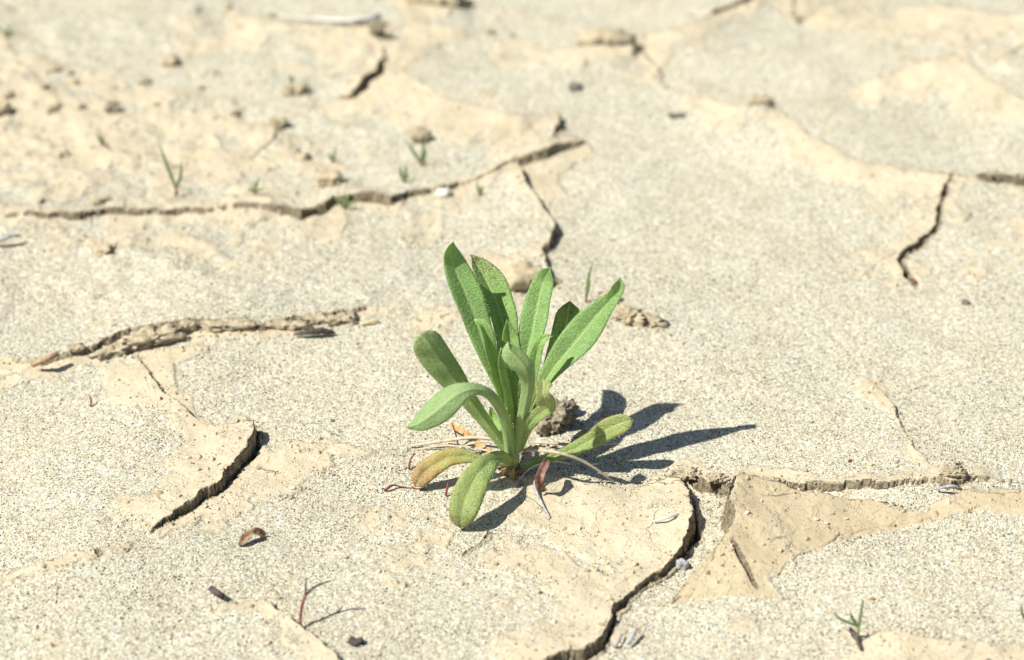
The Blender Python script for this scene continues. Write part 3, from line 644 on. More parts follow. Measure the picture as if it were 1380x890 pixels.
for (a_px, b_px, n_k) in (((120, 478), (480, 440), 420), ((810, 425), (900, 445), 220), ((905, 650), (1110, 665), 160), ((680, 400), (740, 395), 80)):
    w0, w1 = at_z(*a_px), at_z(*b_px); tt = rng.uniform(0, 1, n_k)
    kx = np.concatenate([kx, w0.x + (w1.x - w0.x) * tt + rng.normal(0, .004, n_k)]); ky = np.concatenate([ky, w0.y + (w1.y - w0.y) * tt + rng.normal(0, .006, n_k)])
kz = terrain(kx, ky)[0] * edge_fade(kx, ky)
ks = .0002 + .0011 * rng.uniform(0, 1, len(kx)) ** 5
ko = scatter('mud_crumbs', None, kx, ky, kz + ks * .2, ks, rng.uniform(0, 1, len(kx)), M_CRUMBI)
tag(ko, 'small tan mud crumbs lying along the cracks', 'crumbs', None, 'stuff')

# ------------------------------------------------------------------ the plant
def catmull(P, n):
    P = [np.array(p, float) for p in P]; Q = [2 * P[0] - P[1]] + P + [2 * P[-1] - P[-2]]
    # chord length parameter
    d = [0]
    for i in range(len(P) - 1): d.append(d[-1] + np.linalg.norm((P[i + 1] - P[i])[:3]))
    out = []
    for k in range(n + 1):
        s = d[-1] * k / n; i = min(len(P) - 2, max(0, next((j for j in range(len(P) - 1) if s <= d[j + 1] + 1e-12), len(P) - 2)))
        t = (s - d[i]) / (d[i + 1] - d[i]); a, b, c, e = Q[i], Q[i + 1], Q[i + 2], Q[i + 3]
        out.append(.5 * ((2 * b) + (c - a) * t + (2 * a - 5 * b + 4 * c - e) * t * t + (3 * b - a - 3 * c + e) * t ** 3))
    return out, d[-1]
PX = .00025
plant = empty('green_plant', on_ground(690, 636))
tag(plant, 'downy green rosette plant growing alone from the cracked mud', 'plant')
def leaf(pts, mode, kind, face=1, fold=.25, roll=0.0, label=None, n=34, m=10, curl=.12, wave=.03, seed=0, hairs=800, thick=.00045, parent=plant, name='leaf', tiproll=0.0):
    """pts run from the tip to the base: (px, py, offset, width px); offset = world y in cm ('y') or height in cm ('z')"""
    rr = random.Random(seed + 100)
    P = []
    for (px, py, o, w) in pts:
        p = at_y(px, py, o * .01) if mode == 'y' else at_z(px, py, o * .01 + (H(*at_z(px, py, 0).xy) if o < 1.5 else 0))
        depth = (p - CAM).dot(FWD); P.append((p.x, p.y, p.z, w * 1.0 * depth / FP))
    P.reverse()
    C, Ltot = catmull(P, n)
    vt = []; uvs = []; rows = []
    prevW = None
    for i, c in enumerate(C):
        a = C[max(0, i - 1)][:3]; b = C[min(n, i + 1)][:3]; T = Vector(b - a).normalized(); c3 = Vector(c[:3]); w = max(c[3], .0004)
        view = (CAM - c3).normalized()
        Wd = T.cross(view)
        if Wd.length < 1e-4: Wd = prevW or Vector((1, 0, 0))
        Wd.normalize()
        if prevW is not None and Wd.dot(prevW) < 0: Wd = -Wd
        if prevW is not None: Wd = (Wd * .55 + prevW * .45).normalized()
        prevW = Wd.copy()
        Nn = Wd.cross(T).normalized()
        if Nn.dot(view) < 0: Nn = -Nn
        Nn *= face
        v = i / n
        ra = roll + tiproll * max(0, v - .5) * 2
        rot = Matrix.Rotation(ra, 3, T); Wr = rot @ Wd; Nr = rot @ Nn
        # rounded tip
        tipf = 1.0
        if v > .93: tipf = math.sqrt(max(0.0, 1 - ((v - .93) / .07) ** 2)) * .97 + .03
        hwid = w * .5 * tipf / max(.55, math.cos(ra)) / max(.6, math.cos(fold))
        pet = 1 - min(1, v / .28)                                        # petiole: thick and channelled
        row = []
        for j in range(m + 1):
            s = -1 + 2 * j / m; e = abs(s)
            fl = fold * (1 + .25 * math.sin(v * 9 + seed))
            lat = s * hwid * math.cos(fl); up = e ** 1.25 * hwid * math.sin(fl)
            up -= curl * hwid * max(0, e - .55) ** 2 * 3.2
            up += wave * hwid * e * e * math.sin(v * 17 + seed * 2.1 + (1.7 if s > 0 else 0)) * 1.8
            up += .035 * hwid * math.sin(v * 34 + s * 3 + seed) * (1 - pet)
            up += -.0003 * math.exp(-(s / .10) ** 2) * (1 - pet)          # rib furrow
            row.append(c3 + Wr * lat + Nr * up)
        rows.append((row, Nr, v, hwid))
    top = []; bot = []; uv = []
    for (row, Nr, v, hwid) in rows:
        for j, p in enumerate(row):
            s = -1 + 2 * j / m; pet = 1 - min(1, v / .30)
            th = thick * (.35 + .65 * (1 - abs(s) ** 2)) + thick * .9 * math.exp(-(s / .16) ** 2) * (1 - .6 * v) + pet * hwid * .9 * math.sqrt(max(0, 1 - s * s))
            top.append(p); bot.append(p - Nr * th); uv.append(((s + 1) / 2, v))
    k = (m + 1); nv = len(top); verts = top + bot; faces = []; fm = []
    for i in range(n):
        for j in range(m):
            a = i * k + j
            faces.append((a, a + 1, a + k + 1, a + k)); fm.append(0)
            faces.append((nv + a, nv + a + k, nv + a + k + 1, nv + a + 1)); fm.append(1)
        faces.append((i * k, i * k + k, nv + i * k + k, nv + i * k)); fm.append(1)
        a = i * k + m; faces.append((a, nv + a, nv + a + k, a + k)); fm.append(1)
    for j in range(m):
        a = n * k + j; faces.append((a, a + 1, nv + a + 1, nv + a)); fm.append(1)
        faces.append((j, nv + j, nv + j + 1, j + 1)); fm.append(1)
    uvv = uv + uv
    mt = LM[kind]
    o = mesh_obj(name, verts, faces, None, None, True, [mt[0], mt[1]], fm)
    ul = o.data.uv_layers.new(name='UVMap')
    vi = np.empty(len(o.data.loops), np.int32); o.data.loops.foreach_get('vertex_index', vi)
    ul.data.foreach_set('uv', np.array(uvv, np.float32)[vi].ravel())
    if parent: local(o, parent)
    if label: o['label'] = label
    if hairs:
        hv = []; hf = []
        for q in range(hairs):
            side = rr.random()
            i = rr.randint(2, n - 1); row, Nr, v, hwid = rows[i]
            if side < .35: j = rr.choice((0, m)); base = row[j].lerp(rows[i - 1][0][j], rr.random()); d = (row[j] - row[m // 2]).normalized() + Nr * rr.uniform(-.4, .6)
            else:
                j = rr.randint(0, m - 1); base = row[j].lerp(row[j + 1], rr.random()).lerp(rows[i - 1][0][j], rr.random() * .9)
                sg = 1 if side < .72 else -1
                d = Nr * sg + Vector((rr.uniform(-.8, .8), rr.uniform(-.8, .8), rr.uniform(-.2, .9)))
                if sg < 0: base = base - Nr * thick
            d.normalize(); ln = rr.uniform(.0003, .0009); wv = d.cross(Vector((rr.random(), rr.random(), rr.random()))).normalized() * .00005
            a = len(hv); hv += [base - wv, base + wv, base + d * ln]; hf.append((a, a + 1, a + 2))
        ho = mesh_obj('leaf_hairs', hv, hf, M_HAIR, None, False); ho['kind'] = 'stuff'
        ho.parent = o; ho.matrix_parent_inverse = Matrix.Identity(4)
    return o

# upright leaves, back to front (offset = world y, cm; negative is nearer the lens)
leaf([(635,343,2.9,3),(641,354,2.8,18),(651,369,2.6,30),(661,388,2.3,38),(669,408,2.0,41),(676,428,1.7,40),(681,450,1.4,34),(684,475,1.0,26),(686,505,.7,18),(688,545,.3,12),(690,600,0,10)], 'y', 'spot', 1, .55, .1, 'tall folded leaf with brown blotched upper edge', seed=2, curl=.05, tiproll=.5)
leaf([(611,326,1.3,5),(608,335,1.45,17),(609,347,1.6,27),(616,368,1.5,37),(627,393,1.3,42),(637,418,1.1,38),(646,445,.9,33),(656,475,.6,26),(667,505,.4,18),(678,540,.1,12),(688,598,-.2,11)], 'y', 'green', 1, .36, .22, 'tallest leaf, narrow and upright at the left', seed=1)
leaf([(741,361,2.0,7),(737,368,2.1,20),(733,381,2.1,28),(727,400,1.9,32),(722,425,1.6,37),(717,450,1.3,35),(711,475,1.0,28),(705,505,.7,19),(698,550,.3,12),(692,600,0,10)], 'y', 'green', 1, .36, -.25, 'upright green leaf right of the centre', seed=3)
leaf([(768,406,2.6,22),(766,420,2.5,33),(762,442,2.3,34),(753,468,1.9,30),(743,490,1.5,25),(730,515,1.0,18),(715,545,.5,12),(697,600,.1,10)], 'y', 'spot', 1, .6, .15, 'short folded leaf flecked with brown behind the long right leaf', seed=4, curl=.0)
leaf([(836,374,.5,10),(836,382,.5,19),(831,394,.6,18),(823,405,.6,22),(812,417,.6,30),(797,435,.6,40),(781,455,.5,42),(764,475,.4,37),(746,497,.3,28),(728,525,.1,18),(713,560,0,13),(697,604,-.1,11)], 'y', 'green', 1, .42, -.3, 'long leaf leaning right with a twisted tip', seed=5, tiproll=.3)
leaf([(566,449,-.6,30),(576,463,-.6,41),(587,480,-.5,43),(600,497,-.4,40),(613,514,-.3,34),(629,535,-.3,25),(645,556,-.2,20),(661,578,-.1,16),(682,606,0,13)], 'y', 'speck', -1, .12, .1, 'blunt leaf leaning left with a rusty tip', seed=6, curl=-.15)
leaf([(638,431,0,3),(648,436,-.1,13),(655,450,-.2,17),(659,472,-.3,18),(667,500,-.3,15),(676,532,-.3,12),(687,585,-.3,10)], 'y', 'young', 1, .5, .6, 'small young leaf with an outcurved tip', seed=7, hairs=260)
leaf([(683,431,.5,2),(686,447,.5,18),(688,466,.4,25),(689,490,.2,24),(690,520,0,16),(691,560,0,11),(691,600,0,10)], 'y', 'young', 1, .45, .1, 'small young leaf in the middle of the rosette', seed=8, hairs=260)
leaf([(694,470,.9,3),(700,495,.7,14),(699,525,.5,16),(694,560,.3,14),(692,600,.1,12)], 'y', 'green', 1, .4, 0, None, seed=20, hairs=160)
leaf([(705,500,.4,3),(704,520,.3,12),(700,545,.2,13),(695,575,0,12),(692,605,0,12)], 'y', 'young', 1, .4, -.2, None, seed=21, hairs=160)
leaf([(674,505,.6,3),(676,525,.5,12),(681,550,.3,12),(687,580,0,12),(690,606,0,12)], 'y', 'young', 1, .4, .2, None, seed=22, hairs=160)
leaf([(661,548,1.0,3),(664,562,.9,11),(670,578,.6,13),(679,596,.3,11),(688,612,.1,10)], 'y', 'young', 1, .3, .2, None, seed=23, hairs=120)
leaf([(711,455,1.5,3),(708,475,1.3,13),(703,500,1.0,16),(698,530,.6,13),(693,580,.2,11),(691,606,0,11)], 'y', 'green', 1, .4, -.2, None, seed=24, hairs=160)
leaf([(741,500,1.0,4),(734,515,.9,14),(723,535,.7,15),(711,560,.4,12),(700,590,.1,11),(693,608,0,11)], 'y', 'young', 1, .35, -.3, None, seed=25, hairs=160)
leaf([(676,470,-.6,3),(674,486,-.6,9),(677,505,-.6,11),(683,530,-.5,10),(688,565,-.3,10),(691,606,-.1,11)], 'y', 'young', 1, .5, .5, None, seed=26, hairs=140)
leaf([(746,453,-.2,3),(736,454,-.2,10),(728,462,-.3,13),(723,478,-.3,16),(720,500,-.3,15),(713,530,-.2,13),(704,566,-.1,11),(697,600,0,10)], 'y', 'young', 1, .45, -.3, 'small young leaf with its tip bent to the right', seed=9, hairs=260)
leaf([(684,461,-1.0,10),(687,474,-1.15,24),(699,486,-1.2,27),(709,500,-1.2,24),(712,520,-1.0,19),(708,545,-.8,16),(702,575,-.5,15),(695,606,-.2,16)], 'y', 'young', -1, .35, .2, 'S-shaped young leaf at the front showing its pale back', seed=10, curl=-.1, hairs=400)
leaf([(730,510,-1.3,12),(733,519,-1.5,24),(731,529,-1.75,17),(735,540,-1.8,25),(741,550,-1.5,16),(729,556,-1.1,18),(717,566,-.8,18),(706,583,-.5,17),(697,606,-.3,16)], 'y', 'turn', 1, .2, 0, 'crumpled young leaf with yellowed rim at the right front', seed=11, hairs=300, wave=.12)
leaf([(547,577,-1.9,4),(562,572,-1.9,21),(580,560,-1.9,34),(597,546,-1.8,38),(614,533,-1.7,33),(634,525,-1.5,19),(652,527,-1.3,14),(666,538,-1.1,14),(677,556,-.8,14),(685,580,-.5,16),(690,610,-.2,18)], 'y', 'green', -1, .2, .2, 'arched leaf drooping to the left, silvery green', seed=12, curl=-.1, hairs=700)
# low leaves (offset = height above the ground, cm)
leaf([(854,566,2.0,12),(840,570,1.9,25),(822,577,1.65,29),(802,590,1.35,26),(781,602,1.05,20),(759,611,.8,15),(735,620,.55,11),(708,628,.4,11),(693,630,.4,11)], 'z', 'turn', 1, .15, 0, 'low leaf stretched right, yellowing, tip reddish', seed=13)
leaf([(559,656,.25,16),(569,641,.6,28),(585,627,.95,29),(604,617,1.15,25),(624,615,1.15,20),(644,619,1.0,12),(670,622,.7,11),(688,626,.5,10)], 'z', 'yellow', 1, .15, 0, 'low leaf at the left turned yellow and orange', seed=14, curl=.35)
leaf([(620,712,.2,22),(623,693,.75,38),(631,667,1.2,43),(643,643,1.5,38),(660,624,1.6,27),(676,616,1.35,16),(690,624,.7,13)], 'z', 'turn', 1, .14, 0, 'broad front leaf drooping onto the sand', seed=15, curl=.25)
leaf([(604,572,.3,4),(613,576,.35,7),(626,583,.35,8),(640,594,.3,9),(652,604,.3,8),(676,616,.3,6)], 'z', 'dead', 1, .3, 0, 'dry orange leaf lying behind the left leaves', seed=16, hairs=0)
leaf([(733,663,.1,8),(727,652,.5,13),(729,640,.9,12),(734,628,1.1,12),(738,620,1.1,8)], 'z', 'wither', 1, .4, .1, 'withered brown leaf hanging by the low right leaf', seed=17, hairs=0, wave=.15)

for q, (ax, ay, bx_, by_, ww) in enumerate([(676,640,684,626,7),(703,642,697,627,8),(668,630,682,622,6),(712,634,700,624,6),(690,646,690,630,7),(655,622,676,617,5),(724,600,706,612,5)]):
    leaf([(ax, ay, .05, ww * .5), ((ax + bx_) / 2, (ay + by_) / 2, .35, ww), (bx_, by_, .45, ww)], 'z', 'wither' if q % 2 else 'dead', 1, .4, .3, None, seed=40 + q, hairs=0, n=10, m=4, name='dry_leaf_stub', wave=.2)
# ---- tubes
def tube(points, radii, mat, name, sides=8, parent=None, knob=0.0, seed=0, cap=True, sub=3):
    if sub:
        P = [tuple(p) + (r,) for p, r in zip(points, radii)]
        C, _ = catmull(P, max(2, sub * (len(P) - 1))); pts = [Vector(c[:3]) for c in C]; rad = [max(c[3], 2e-5) for c in C]
    else: pts = [Vector(p) for p in points]; rad = list(radii)
    rr = random.Random(seed); V = []; F = []; n = len(pts)
    up = Vector((.31, .17, .93)).normalized()
    for i, p in enumerate(pts):
        T = (pts[min(n - 1, i + 1)] - pts[max(0, i - 1)]).normalized()
        A = T.cross(up); A = A.normalized() if A.length > 1e-5 else Vector((1, 0, 0)); B = T.cross(A)
        for k in range(sides):
            a = 2 * math.pi * k / sides; r = rad[i] * (1 + knob * rr.uniform(-1, 1)); V.append(p + A * math.cos(a) * r + B * math.sin(a) * r)
    for i in range(n - 1):
        for k in range(sides):
            k2 = (k + 1) % sides; F.append((i * sides + k, i * sides + k2, (i + 1) * sides + k2, (i + 1) * sides + k))
    if cap: F.append(tuple(range(sides - 1, -1, -1))); F.append(tuple((n - 1) * sides + k for k in range(sides)))
    o = mesh_obj(name, V, F, mat); 
    if parent: local(o, parent)
    return o
b0 = on_ground(690, 636)
st = tube([b0 + Vector((0, 0, -.004)), b0 + Vector((0, 0, .004)), b0 + Vector((-.0001, -.0005, .009)), b0 + Vector((.0003, 0, .015))], [.0022, .0025, .0024, .0016], M_STEM, 'stem', 14, plant, .05)
st.data.uv_layers.new(name='UVMap')

def pt(px, py, h=0.0):                 # a point h cm above the ground, seen at that pixel
    g = on_ground(px, py); p = at_z(px, py, h * .01 + g.z)
    return p
def stick(name, spec, mat, label, cat, r, group=None, sides=7, knob=.12, seed=0, sub=3):
    """spec: list of (px,py,height cm); r: radii px at the plant's distance"""
    P = [pt(a, b, c) for a, b, c in spec]
    o = tube(P, [q * PX for q in r], mat, name, sides, None, knob, seed, sub=sub)
    mid = P[0]; recenter(o, (mid.x, mid.y, min(p.z for p in P)))
    return tag(o, label, cat, group)

stick('dry_stalk', [(688,607,.75),(720,607,1.35),(755,611,1.5),(790,624,1.0),(828,650,.1)], M_STRAW, 'long pale dry stalk arching right across the plant base', 'stalk', [2.2,2.4,2.2,2.0,1.4], seed=1)
stick('dry_stalk', [(552,601,.1),(590,596,.25),(632,590,.4),(665,592,.45),(690,598,.5)], M_STRAW, 'straight pale straw lying to the left behind the orange leaf', 'stalk', [1.6,2.2,2.4,2.2,1.8], seed=2)
stick('dry_stalk', [(720,596,.2),(760,599,.25),(800,600,.2),(832,598,.05)], M_STRAW, 'thin tan straw in the shade behind the low right leaf', 'stalk', [1.8,2,1.6,1.2], seed=3)
stick('dry_stalk', [(640,622,.5),(655,613,.8),(675,608,.9),(700,605,.8)], M_STRAW, 'short pale stalk crossing the stem of the plant', 'stalk', [2.4,2.4,2.8,2.6], seed=4)
stick('dry_stalk', [(560,606,.05),(600,601,.2),(640,604,.35),(672,612,.3)], M_STRAW, 'thin pale straw in front of the dry orange leaf', 'stalk', [1,1.3,1.3,1.1], seed=61)
stick('dry_stalk', [(600,615,.1),(628,600,.5),(658,596,.6),(676,604,.5)], M_STRAW, 'bent pale straw above the yellow leaf', 'stalk', [1,1.2,1.2,1], seed=62)
stick('dry_stalk', [(700,646,.1),(716,630,.4),(744,622,.5),(772,626,.1)], M_WHITETWIG, 'short bleached straw arching right of the stem foot', 'stalk', [.9,1.1,1.1,.8], seed=63)
stick('dark_rootlet', [(604,598,.1),(632,602,.2),(660,610,.15),(690,628,.1)], M_DARKTWIG, 'thin dark rootlet in the shade under the left leaves', 'rootlet', [.8,1.1,1.1,.9], seed=64)
stick('grey_twig', [(729,642,.35),(721,650,.25),(723,664,.15),(731,680,.1),(741,698,.05)], M_GREYTWIG, 'curved grey twig in front of the plant, lying on sand', 'twig', [1.6,2.2,2.2,1.9,1.3], seed=5)
stick('red_shoot', [(618,603,.1),(614,585,.5),(609,570,.9)], M_REDTWIG, 'dark red thread-like shoot beside the dry orange leaf', 'shoot', [1.1,1.2,.8], seed=6)
stick('red_shoot', [(551,632,.05),(553,620,.3),(559,611,.5)], M_REDTWIG, 'short reddish shoot left of the yellow leaf', 'shoot', [1.6,1.4,1.0], seed=7)
stick('red_shoot', [(518,661,.05),(524,657,.15),(530,654,.15),(545,657,.05),(575,660,.03)], M_REDTWIG, 'red thread lying flat in front of the yellow leaf tip', 'shoot', [1.8,2.0,1.4,.8,.7], seed=8)
stick('red_shoot', [(601,668,.05),(602,660,.25),(604,650,.45)], M_REDTWIG, 'tiny red shoot between the yellow leaf and the drooping leaf', 'shoot', [1.6,1.6,1.1], seed=9)
stick('red_shoot', [(122,548,.03),(123,541,.2),(121,534,.35)], M_REDTWIG, 'tiny crimson shoot alone on sand at the left', 'shoot', [1.3,1.3,1.0], seed=10)
stick('white_stalk', [(880,703,.1),(905,696,.18),(933,687,.2)], M_WHITETWIG, 'bleached white stalk lying at the edge of the front crack', 'stalk', [1.4,2.2,2.4], seed=11)
stick('grey_twig', [(846,868,.2),(852,858,.3),(857,848,.3)], M_GREYTWIG, 'dark grey twig bit below the crack at the bottom, the right one', 'twig', [1.8,2.4,2.0], seed=12)
stick('grey_twig', [(826,872,.1),(833,865,.2),(838,855,.2)], M_GREYTWIG, 'pale grey twig bit below the crack at the bottom, the left one', 'twig', [1.8,2.2,1.6], seed=13)
stick('short_twig', [(284,793,.25),(291,798,.25),(301,804,.22)], M_DARKTWIG, 'stubby purple brown twig piece on sand at the lower left', 'twig', [4.0,4.2,3.8], seed=14, sides=9, sub=1)
fk = empty('forked_twig', on_ground(406, 848)); tag(fk, 'thin red brown forked twig standing at the bottom left', 'twig')
f1 = tube([pt(406,850,-.2),pt(405,832,.35),pt(408,812,.8),pt(412,802,1.0)], [q * PX for q in (1.4,1.8,1.9,1.7)], M_REDTWIG, 'main_stem', 7, fk, .1)
f2 = tube([pt(412,802,1.0),pt(426,790,1.2),pt(446,783,1.4)], [q * PX for q in (1.7,1.4,.9)], M_DARKTWIG, 'side_branch', 7, fk, .1)
f3 = tube([pt(412,802,1.0),pt(412,790,1.25),pt(413,778,1.45)], [q * PX for q in (1.5,1.1,.7)], M_DARKTWIG, 'side_branch', 7, fk, .1)
stick('bark_stick', [(44,492,.25),(60,485,.4),(78,476,.5)], M_BARK, 'broken brown bark stick on the ledge at the far left', 'stick', [3.8,4.6,4.2], sides=10, seed=15, sub=2, knob=.2)
stick('dark_twig', [(396,451,.1),(415,448,.25),(436,446,.28),(452,449,.1)], M_DARKTWIG, 'dark spindle-shaped twig on sand below the clods', 'twig', [1.2,4.5,5.0,1.4], seed=16, sides=9, knob=.2)
stick('straw_flake', [(486,437,.08),(498,434,.12),(510,433,.1)], M_PALEPETAL, 'short yellow straw flake near the end of the ledge', 'straw', [1.4,2.4,1.6], seed=17)
stick('grey_twig', [(-20,330,.15),(2,323,.3),(14,318,.35),(26,318,.3)], M_GREYTWIG, 'grey twig at the left edge beneath the long crack', 'twig', [2.5,3.6,3.4,2.0], seed=18)
stick('white_stalk', [(378,22,.2),(430,26,.35),(470,28,.4),(512,22,.5)], M_WHITETWIG, 'blurred white stalk lying beside the far upper plate edge', 'stalk', [1.5,2.5,5,6.5], seed=19)
stick('dark_twig', [(1262,660,.1),(1280,655,.2),(1296,660,.15)], M_GREYTWIG, 'grey twig curl under the crumbly clod on the right ledge', 'twig', [1.6,2.6,1.8], seed=21, sides=8, knob=.2)

# withered husk: a curled dry flake
hk = leaf([(322,736,.05,4),(328,728,.2,8),(338,720,.32,9),(349,718,.28,9),(357,723,.08,5)], 'z', 'husk', 1, .75, .5, seed=30, hairs=0, parent=None, name='dry_husk', wave=.12, thick=.0006)
recenter(hk, on_ground(340, 730)); tag(hk, 'curled hollow orange brown husk on sand at lower left', 'husk')

# ------------------------------------------------------------------ clods and stones
def clod(name, px, py, size, mat, label, cat='clod', rz=0, seed=0, amp=.3, sub=4, sink=.25, group=None, tilt=0.0, blocky=1.0, z0=None):
    """size in mm: length, depth, height"""
    bm = bmesh.new(); bmesh.ops.create_icosphere(bm, subdivisions=sub, radius=1)
    sx, sy, sz = [s * .0005 for s in size]; off = Vector((seed * 7.3, seed * 3.1, seed * 1.7))
    for v in bm.verts:
        p = v.co.copy()
        mxx = max(abs(p.x), abs(p.y), abs(p.z)); p = p.lerp(p / mxx * .86, .5 * blocky)     # squarish
        q = Vector((p.x * sx, p.y * sy, p.z * sz)) / max(sy, sz)
        n1 = mnoise.fractal(q * 1.1 + off, 1.0, 2.1, 3); n2 = abs(mnoise.noise(q * 3.1 + off)); n3 = mnoise.cell(q * 2.2 + off + mnoise.noise_vector(q * 2) * .3)
        f = 1 + amp * n1 - amp * .6 * n2 + amp * .55 * (n3 - .5)
        v.co = Vector((p.x * sx, p.y * sy, p.z * sz)) * f
        v.co += (mnoise.noise_vector(q * 6 + off)) * min(sx, sz) * .14 * amp
    me = bpy.data.meshes.new(name); bm.to_mesh(me); bm.free(); me.materials.append(mat)
    me.polygons.foreach_set('use_smooth', [True] * len(me.polygons))
    o = bpy.data.objects.new(name, me); COL.objects.link(o)
    g = on_ground(px, py); o.location = (g.x, g.y, (g.z if z0 is None else z0) + sz * (1 - 2 * sink)); o.rotation_euler = (0, tilt, rz)
    return tag(o, label, cat, group)
clod('mud_clod', 206, 461, (24, 9, 6.8), M_CLOD, 'large crumbly clod, left end of the broken ledge', rz=R(20), seed=1, tilt=R(-6), amp=.45)
clod('mud_clod', 150, 477, (15, 7, 4), M_CLOD, 'low crumbly clod touching the left side of the large ledge clod', rz=R(28), seed=2, amp=.45)
clod('mud_clod', 303, 442, (25, 6, 3.8), M_CLOD, 'long narrow clod in the middle of the broken ledge', rz=R(2), seed=3, amp=.4)
clod('mud_clod', 382, 441, (19, 6, 3.6), M_CLOD, 'flat clod right of the long narrow ledge clod', rz=R(-2), seed=4, amp=.4)
clod('mud_clod', 462, 434, (14, 6, 4.2), M_CLOD, 'small clod at the right end of the broken ledge', rz=R(10), seed=5, amp=.4)
clod('mud_clod', 104, 478, (7, 4, 3), M_CLOD, 'small grey brown clod next to the bark stick', rz=R(10), seed=6)
clod('mud_clod', 745, 573, (16, 12, 11), M_DARKCLOD, 'dark shaded clod right behind the plant', rz=R(20), seed=7, amp=.5, sub=5)
clod('mud_clod', 822, 562, (7, 5, 2.6), M_CLOD, 'small lit clod behind the low right leaf', rz=R(-20), seed=8)
clod('mud_clod', 797, 590, (10, 5, 4), M_CLOD, 'flat clod in the plant shadow beneath the low right leaf', rz=R(10), seed=9)
clod('mud_clod', 706, 381, (19, 14, 10), M_CRUMB, 'rounded smooth clod behind the tall leaves', rz=R(25), seed=10, amp=.22, blocky=.4)
clod('mud_clod', 850, 432, (13, 9, 7), M_CLOD, 'broken clod right of the long leaf tip', rz=R(-25), seed=11, amp=.5, sub=5)
clod('mud_clod', 880, 437, (12, 6, 4), M_CLOD, 'wedge-shaped clod farthest right in the heap behind the plant', rz=R(-18), seed=12, amp=.4)
clod('mud_clod', 822, 405, (10, 6, 4.5), M_CRUMB, 'pale clod beside the lone grass blades behind the plant', rz=R(-30), seed=13)
clod('mud_clod', 812, 60, (30, 14, 9), M_CRUMB, 'blurred tan clod at the far top right of centre', rz=R(8), seed=14, amp=.25)
clod('mud_clod', 428, 434, (11, 5, 4), M_CLOD, 'short low clod between the flat clod and the small end clod', rz=R(4), seed=41, amp=.4)
clod('mud_clod', 250, 447, (9, 6, 6), M_CLOD, 'stubby clod joining the large ledge clod and the long narrow one', rz=R(40), seed=42, amp=.45)
clod('mud_clod', 1283, 653, (9, 5, 5), M_CLOD, 'crumbly clod on the right ledge', rz=R(0), seed=15, amp=.5)
clod('mud_clod', 925, 645, (10, 7, 4), M_CLOD, 'crumbly clod at the meeting of the two front cracks', rz=R(-10), seed=16, amp=.5)
clod('mud_clod', 966, 648, (8, 4, 3), M_CLOD, 'crumbly clod in the hollow left of the curled slab', rz=R(-4), seed=17, amp=.5)
clod('mud_clod', 1040, 651, (9, 4, 2.6), M_CLOD, 'small clod on the layered ledge right behind the slab peak', rz=R(-4), seed=18, amp=.5)
clod('pebble', 597, 264, (6.5, 5, 4.5), M_WHITE, 'white pebble near the right end of the long crack', 'pebble', seed=20, amp=.15, sub=3)
clod('pebble', 775, 120, (7, 6, 4), M_GREYSTONE, 'dark grey pebble alone on far sand', 'pebble', seed=21, amp=.2, sub=3)
clod('pebble', 1301, 410, (3.5, 3, 2.4), M_GREYSTONE, 'tiny black pebble below the right crack', 'pebble', seed=22, amp=.2, sub=3)
clod('pebble', 912, 158, (9, 3, 2.5), M_GREYSTONE, 'dark flat pebble below the far tan ridge', 'pebble', seed=23, amp=.3, sub=3)
clod('pebble', 919, 765, (5, 4, 4.5), M_GREYTWIG, 'grey blue chip standing in the front crack', 'pebble', seed=24, amp=.35, sub=3)
clod('pebble', 480, 868, (5, 4, 3), M_DARKTWIG, 'small dark brown crumb near the bottom edge', 'pebble', seed=25, amp=.45, sub=3)
clod('mud_clod', 152, 150, (7, 6, 6), M_DARKCLOD, 'dark brown debris lump among the far left rubble', seed=26, amp=.5, sub=3)
clod('mud_clod', 400, 125, (15, 9, 6), M_CLOD, 'blurred brown clod left of the curved far crack', seed=27, amp=.45)
clod('mud_clod', 375, 170, (9, 7, 5), M_CLOD, 'blurred brown clod above the small slanting crack', seed=28, amp=.45)
clod('mud_clod', 566, 190, (10, 8, 7), M_CLOD, 'blurred brown clod behind the reddish seedling', seed=29, amp=.45)
clod('mud_clod', 445, 247, (12, 8, 6), M_CRUMB, 'pale clod above the widest part of the long crack', seed=30, amp=.3)
clod('mud_clod', 3, 152, (9, 7, 7), M_CLOD, 'brown clod at the left edge in the far rubble', seed=31, amp=.4, sub=3)
clod('mud_clod', 230, 86, (9, 8, 6), M_CRUMB, 'tan clod alone in the far upper left', seed=32, amp=.4, sub=3)
clod('mud_clod', 508, 46, (10, 8, 8), M_DARKCLOD, 'dark lump under the end of the far white stalk', seed=33, amp=.4, sub=3)
clod('mud_clod', 590, 8, (34, 16, 10), M_CLOD, 'wide brown crumbly clod at the top edge', seed=34, amp=.45)
clod('mud_clod', 847, 62, (9, 8, 9), M_DARKCLOD, 'dark lump at the right end of the far tan clod', seed=35, amp=.4, sub=3)
clod('mud_clod', 1025, 142, (12, 7, 6), M_CLOD, 'brown lump on the far tan ridge', seed=36, amp=.4, sub=3)
rb = random.Random(5)
rub = [(95,100),(75,95),(100,112),(20,15),(12,130),(70,150),(78,143),(110,145),(290,160),(270,120),(85,210),(130,275),(145,270),(170,12),(265,14),(308,12),(325,38),(365,22),(210,142),(315,155),(195,112),(60,118),(288,100),(398,205),(400,260),(55,272),(410,215),(690,50),(660,45),(140,340)]
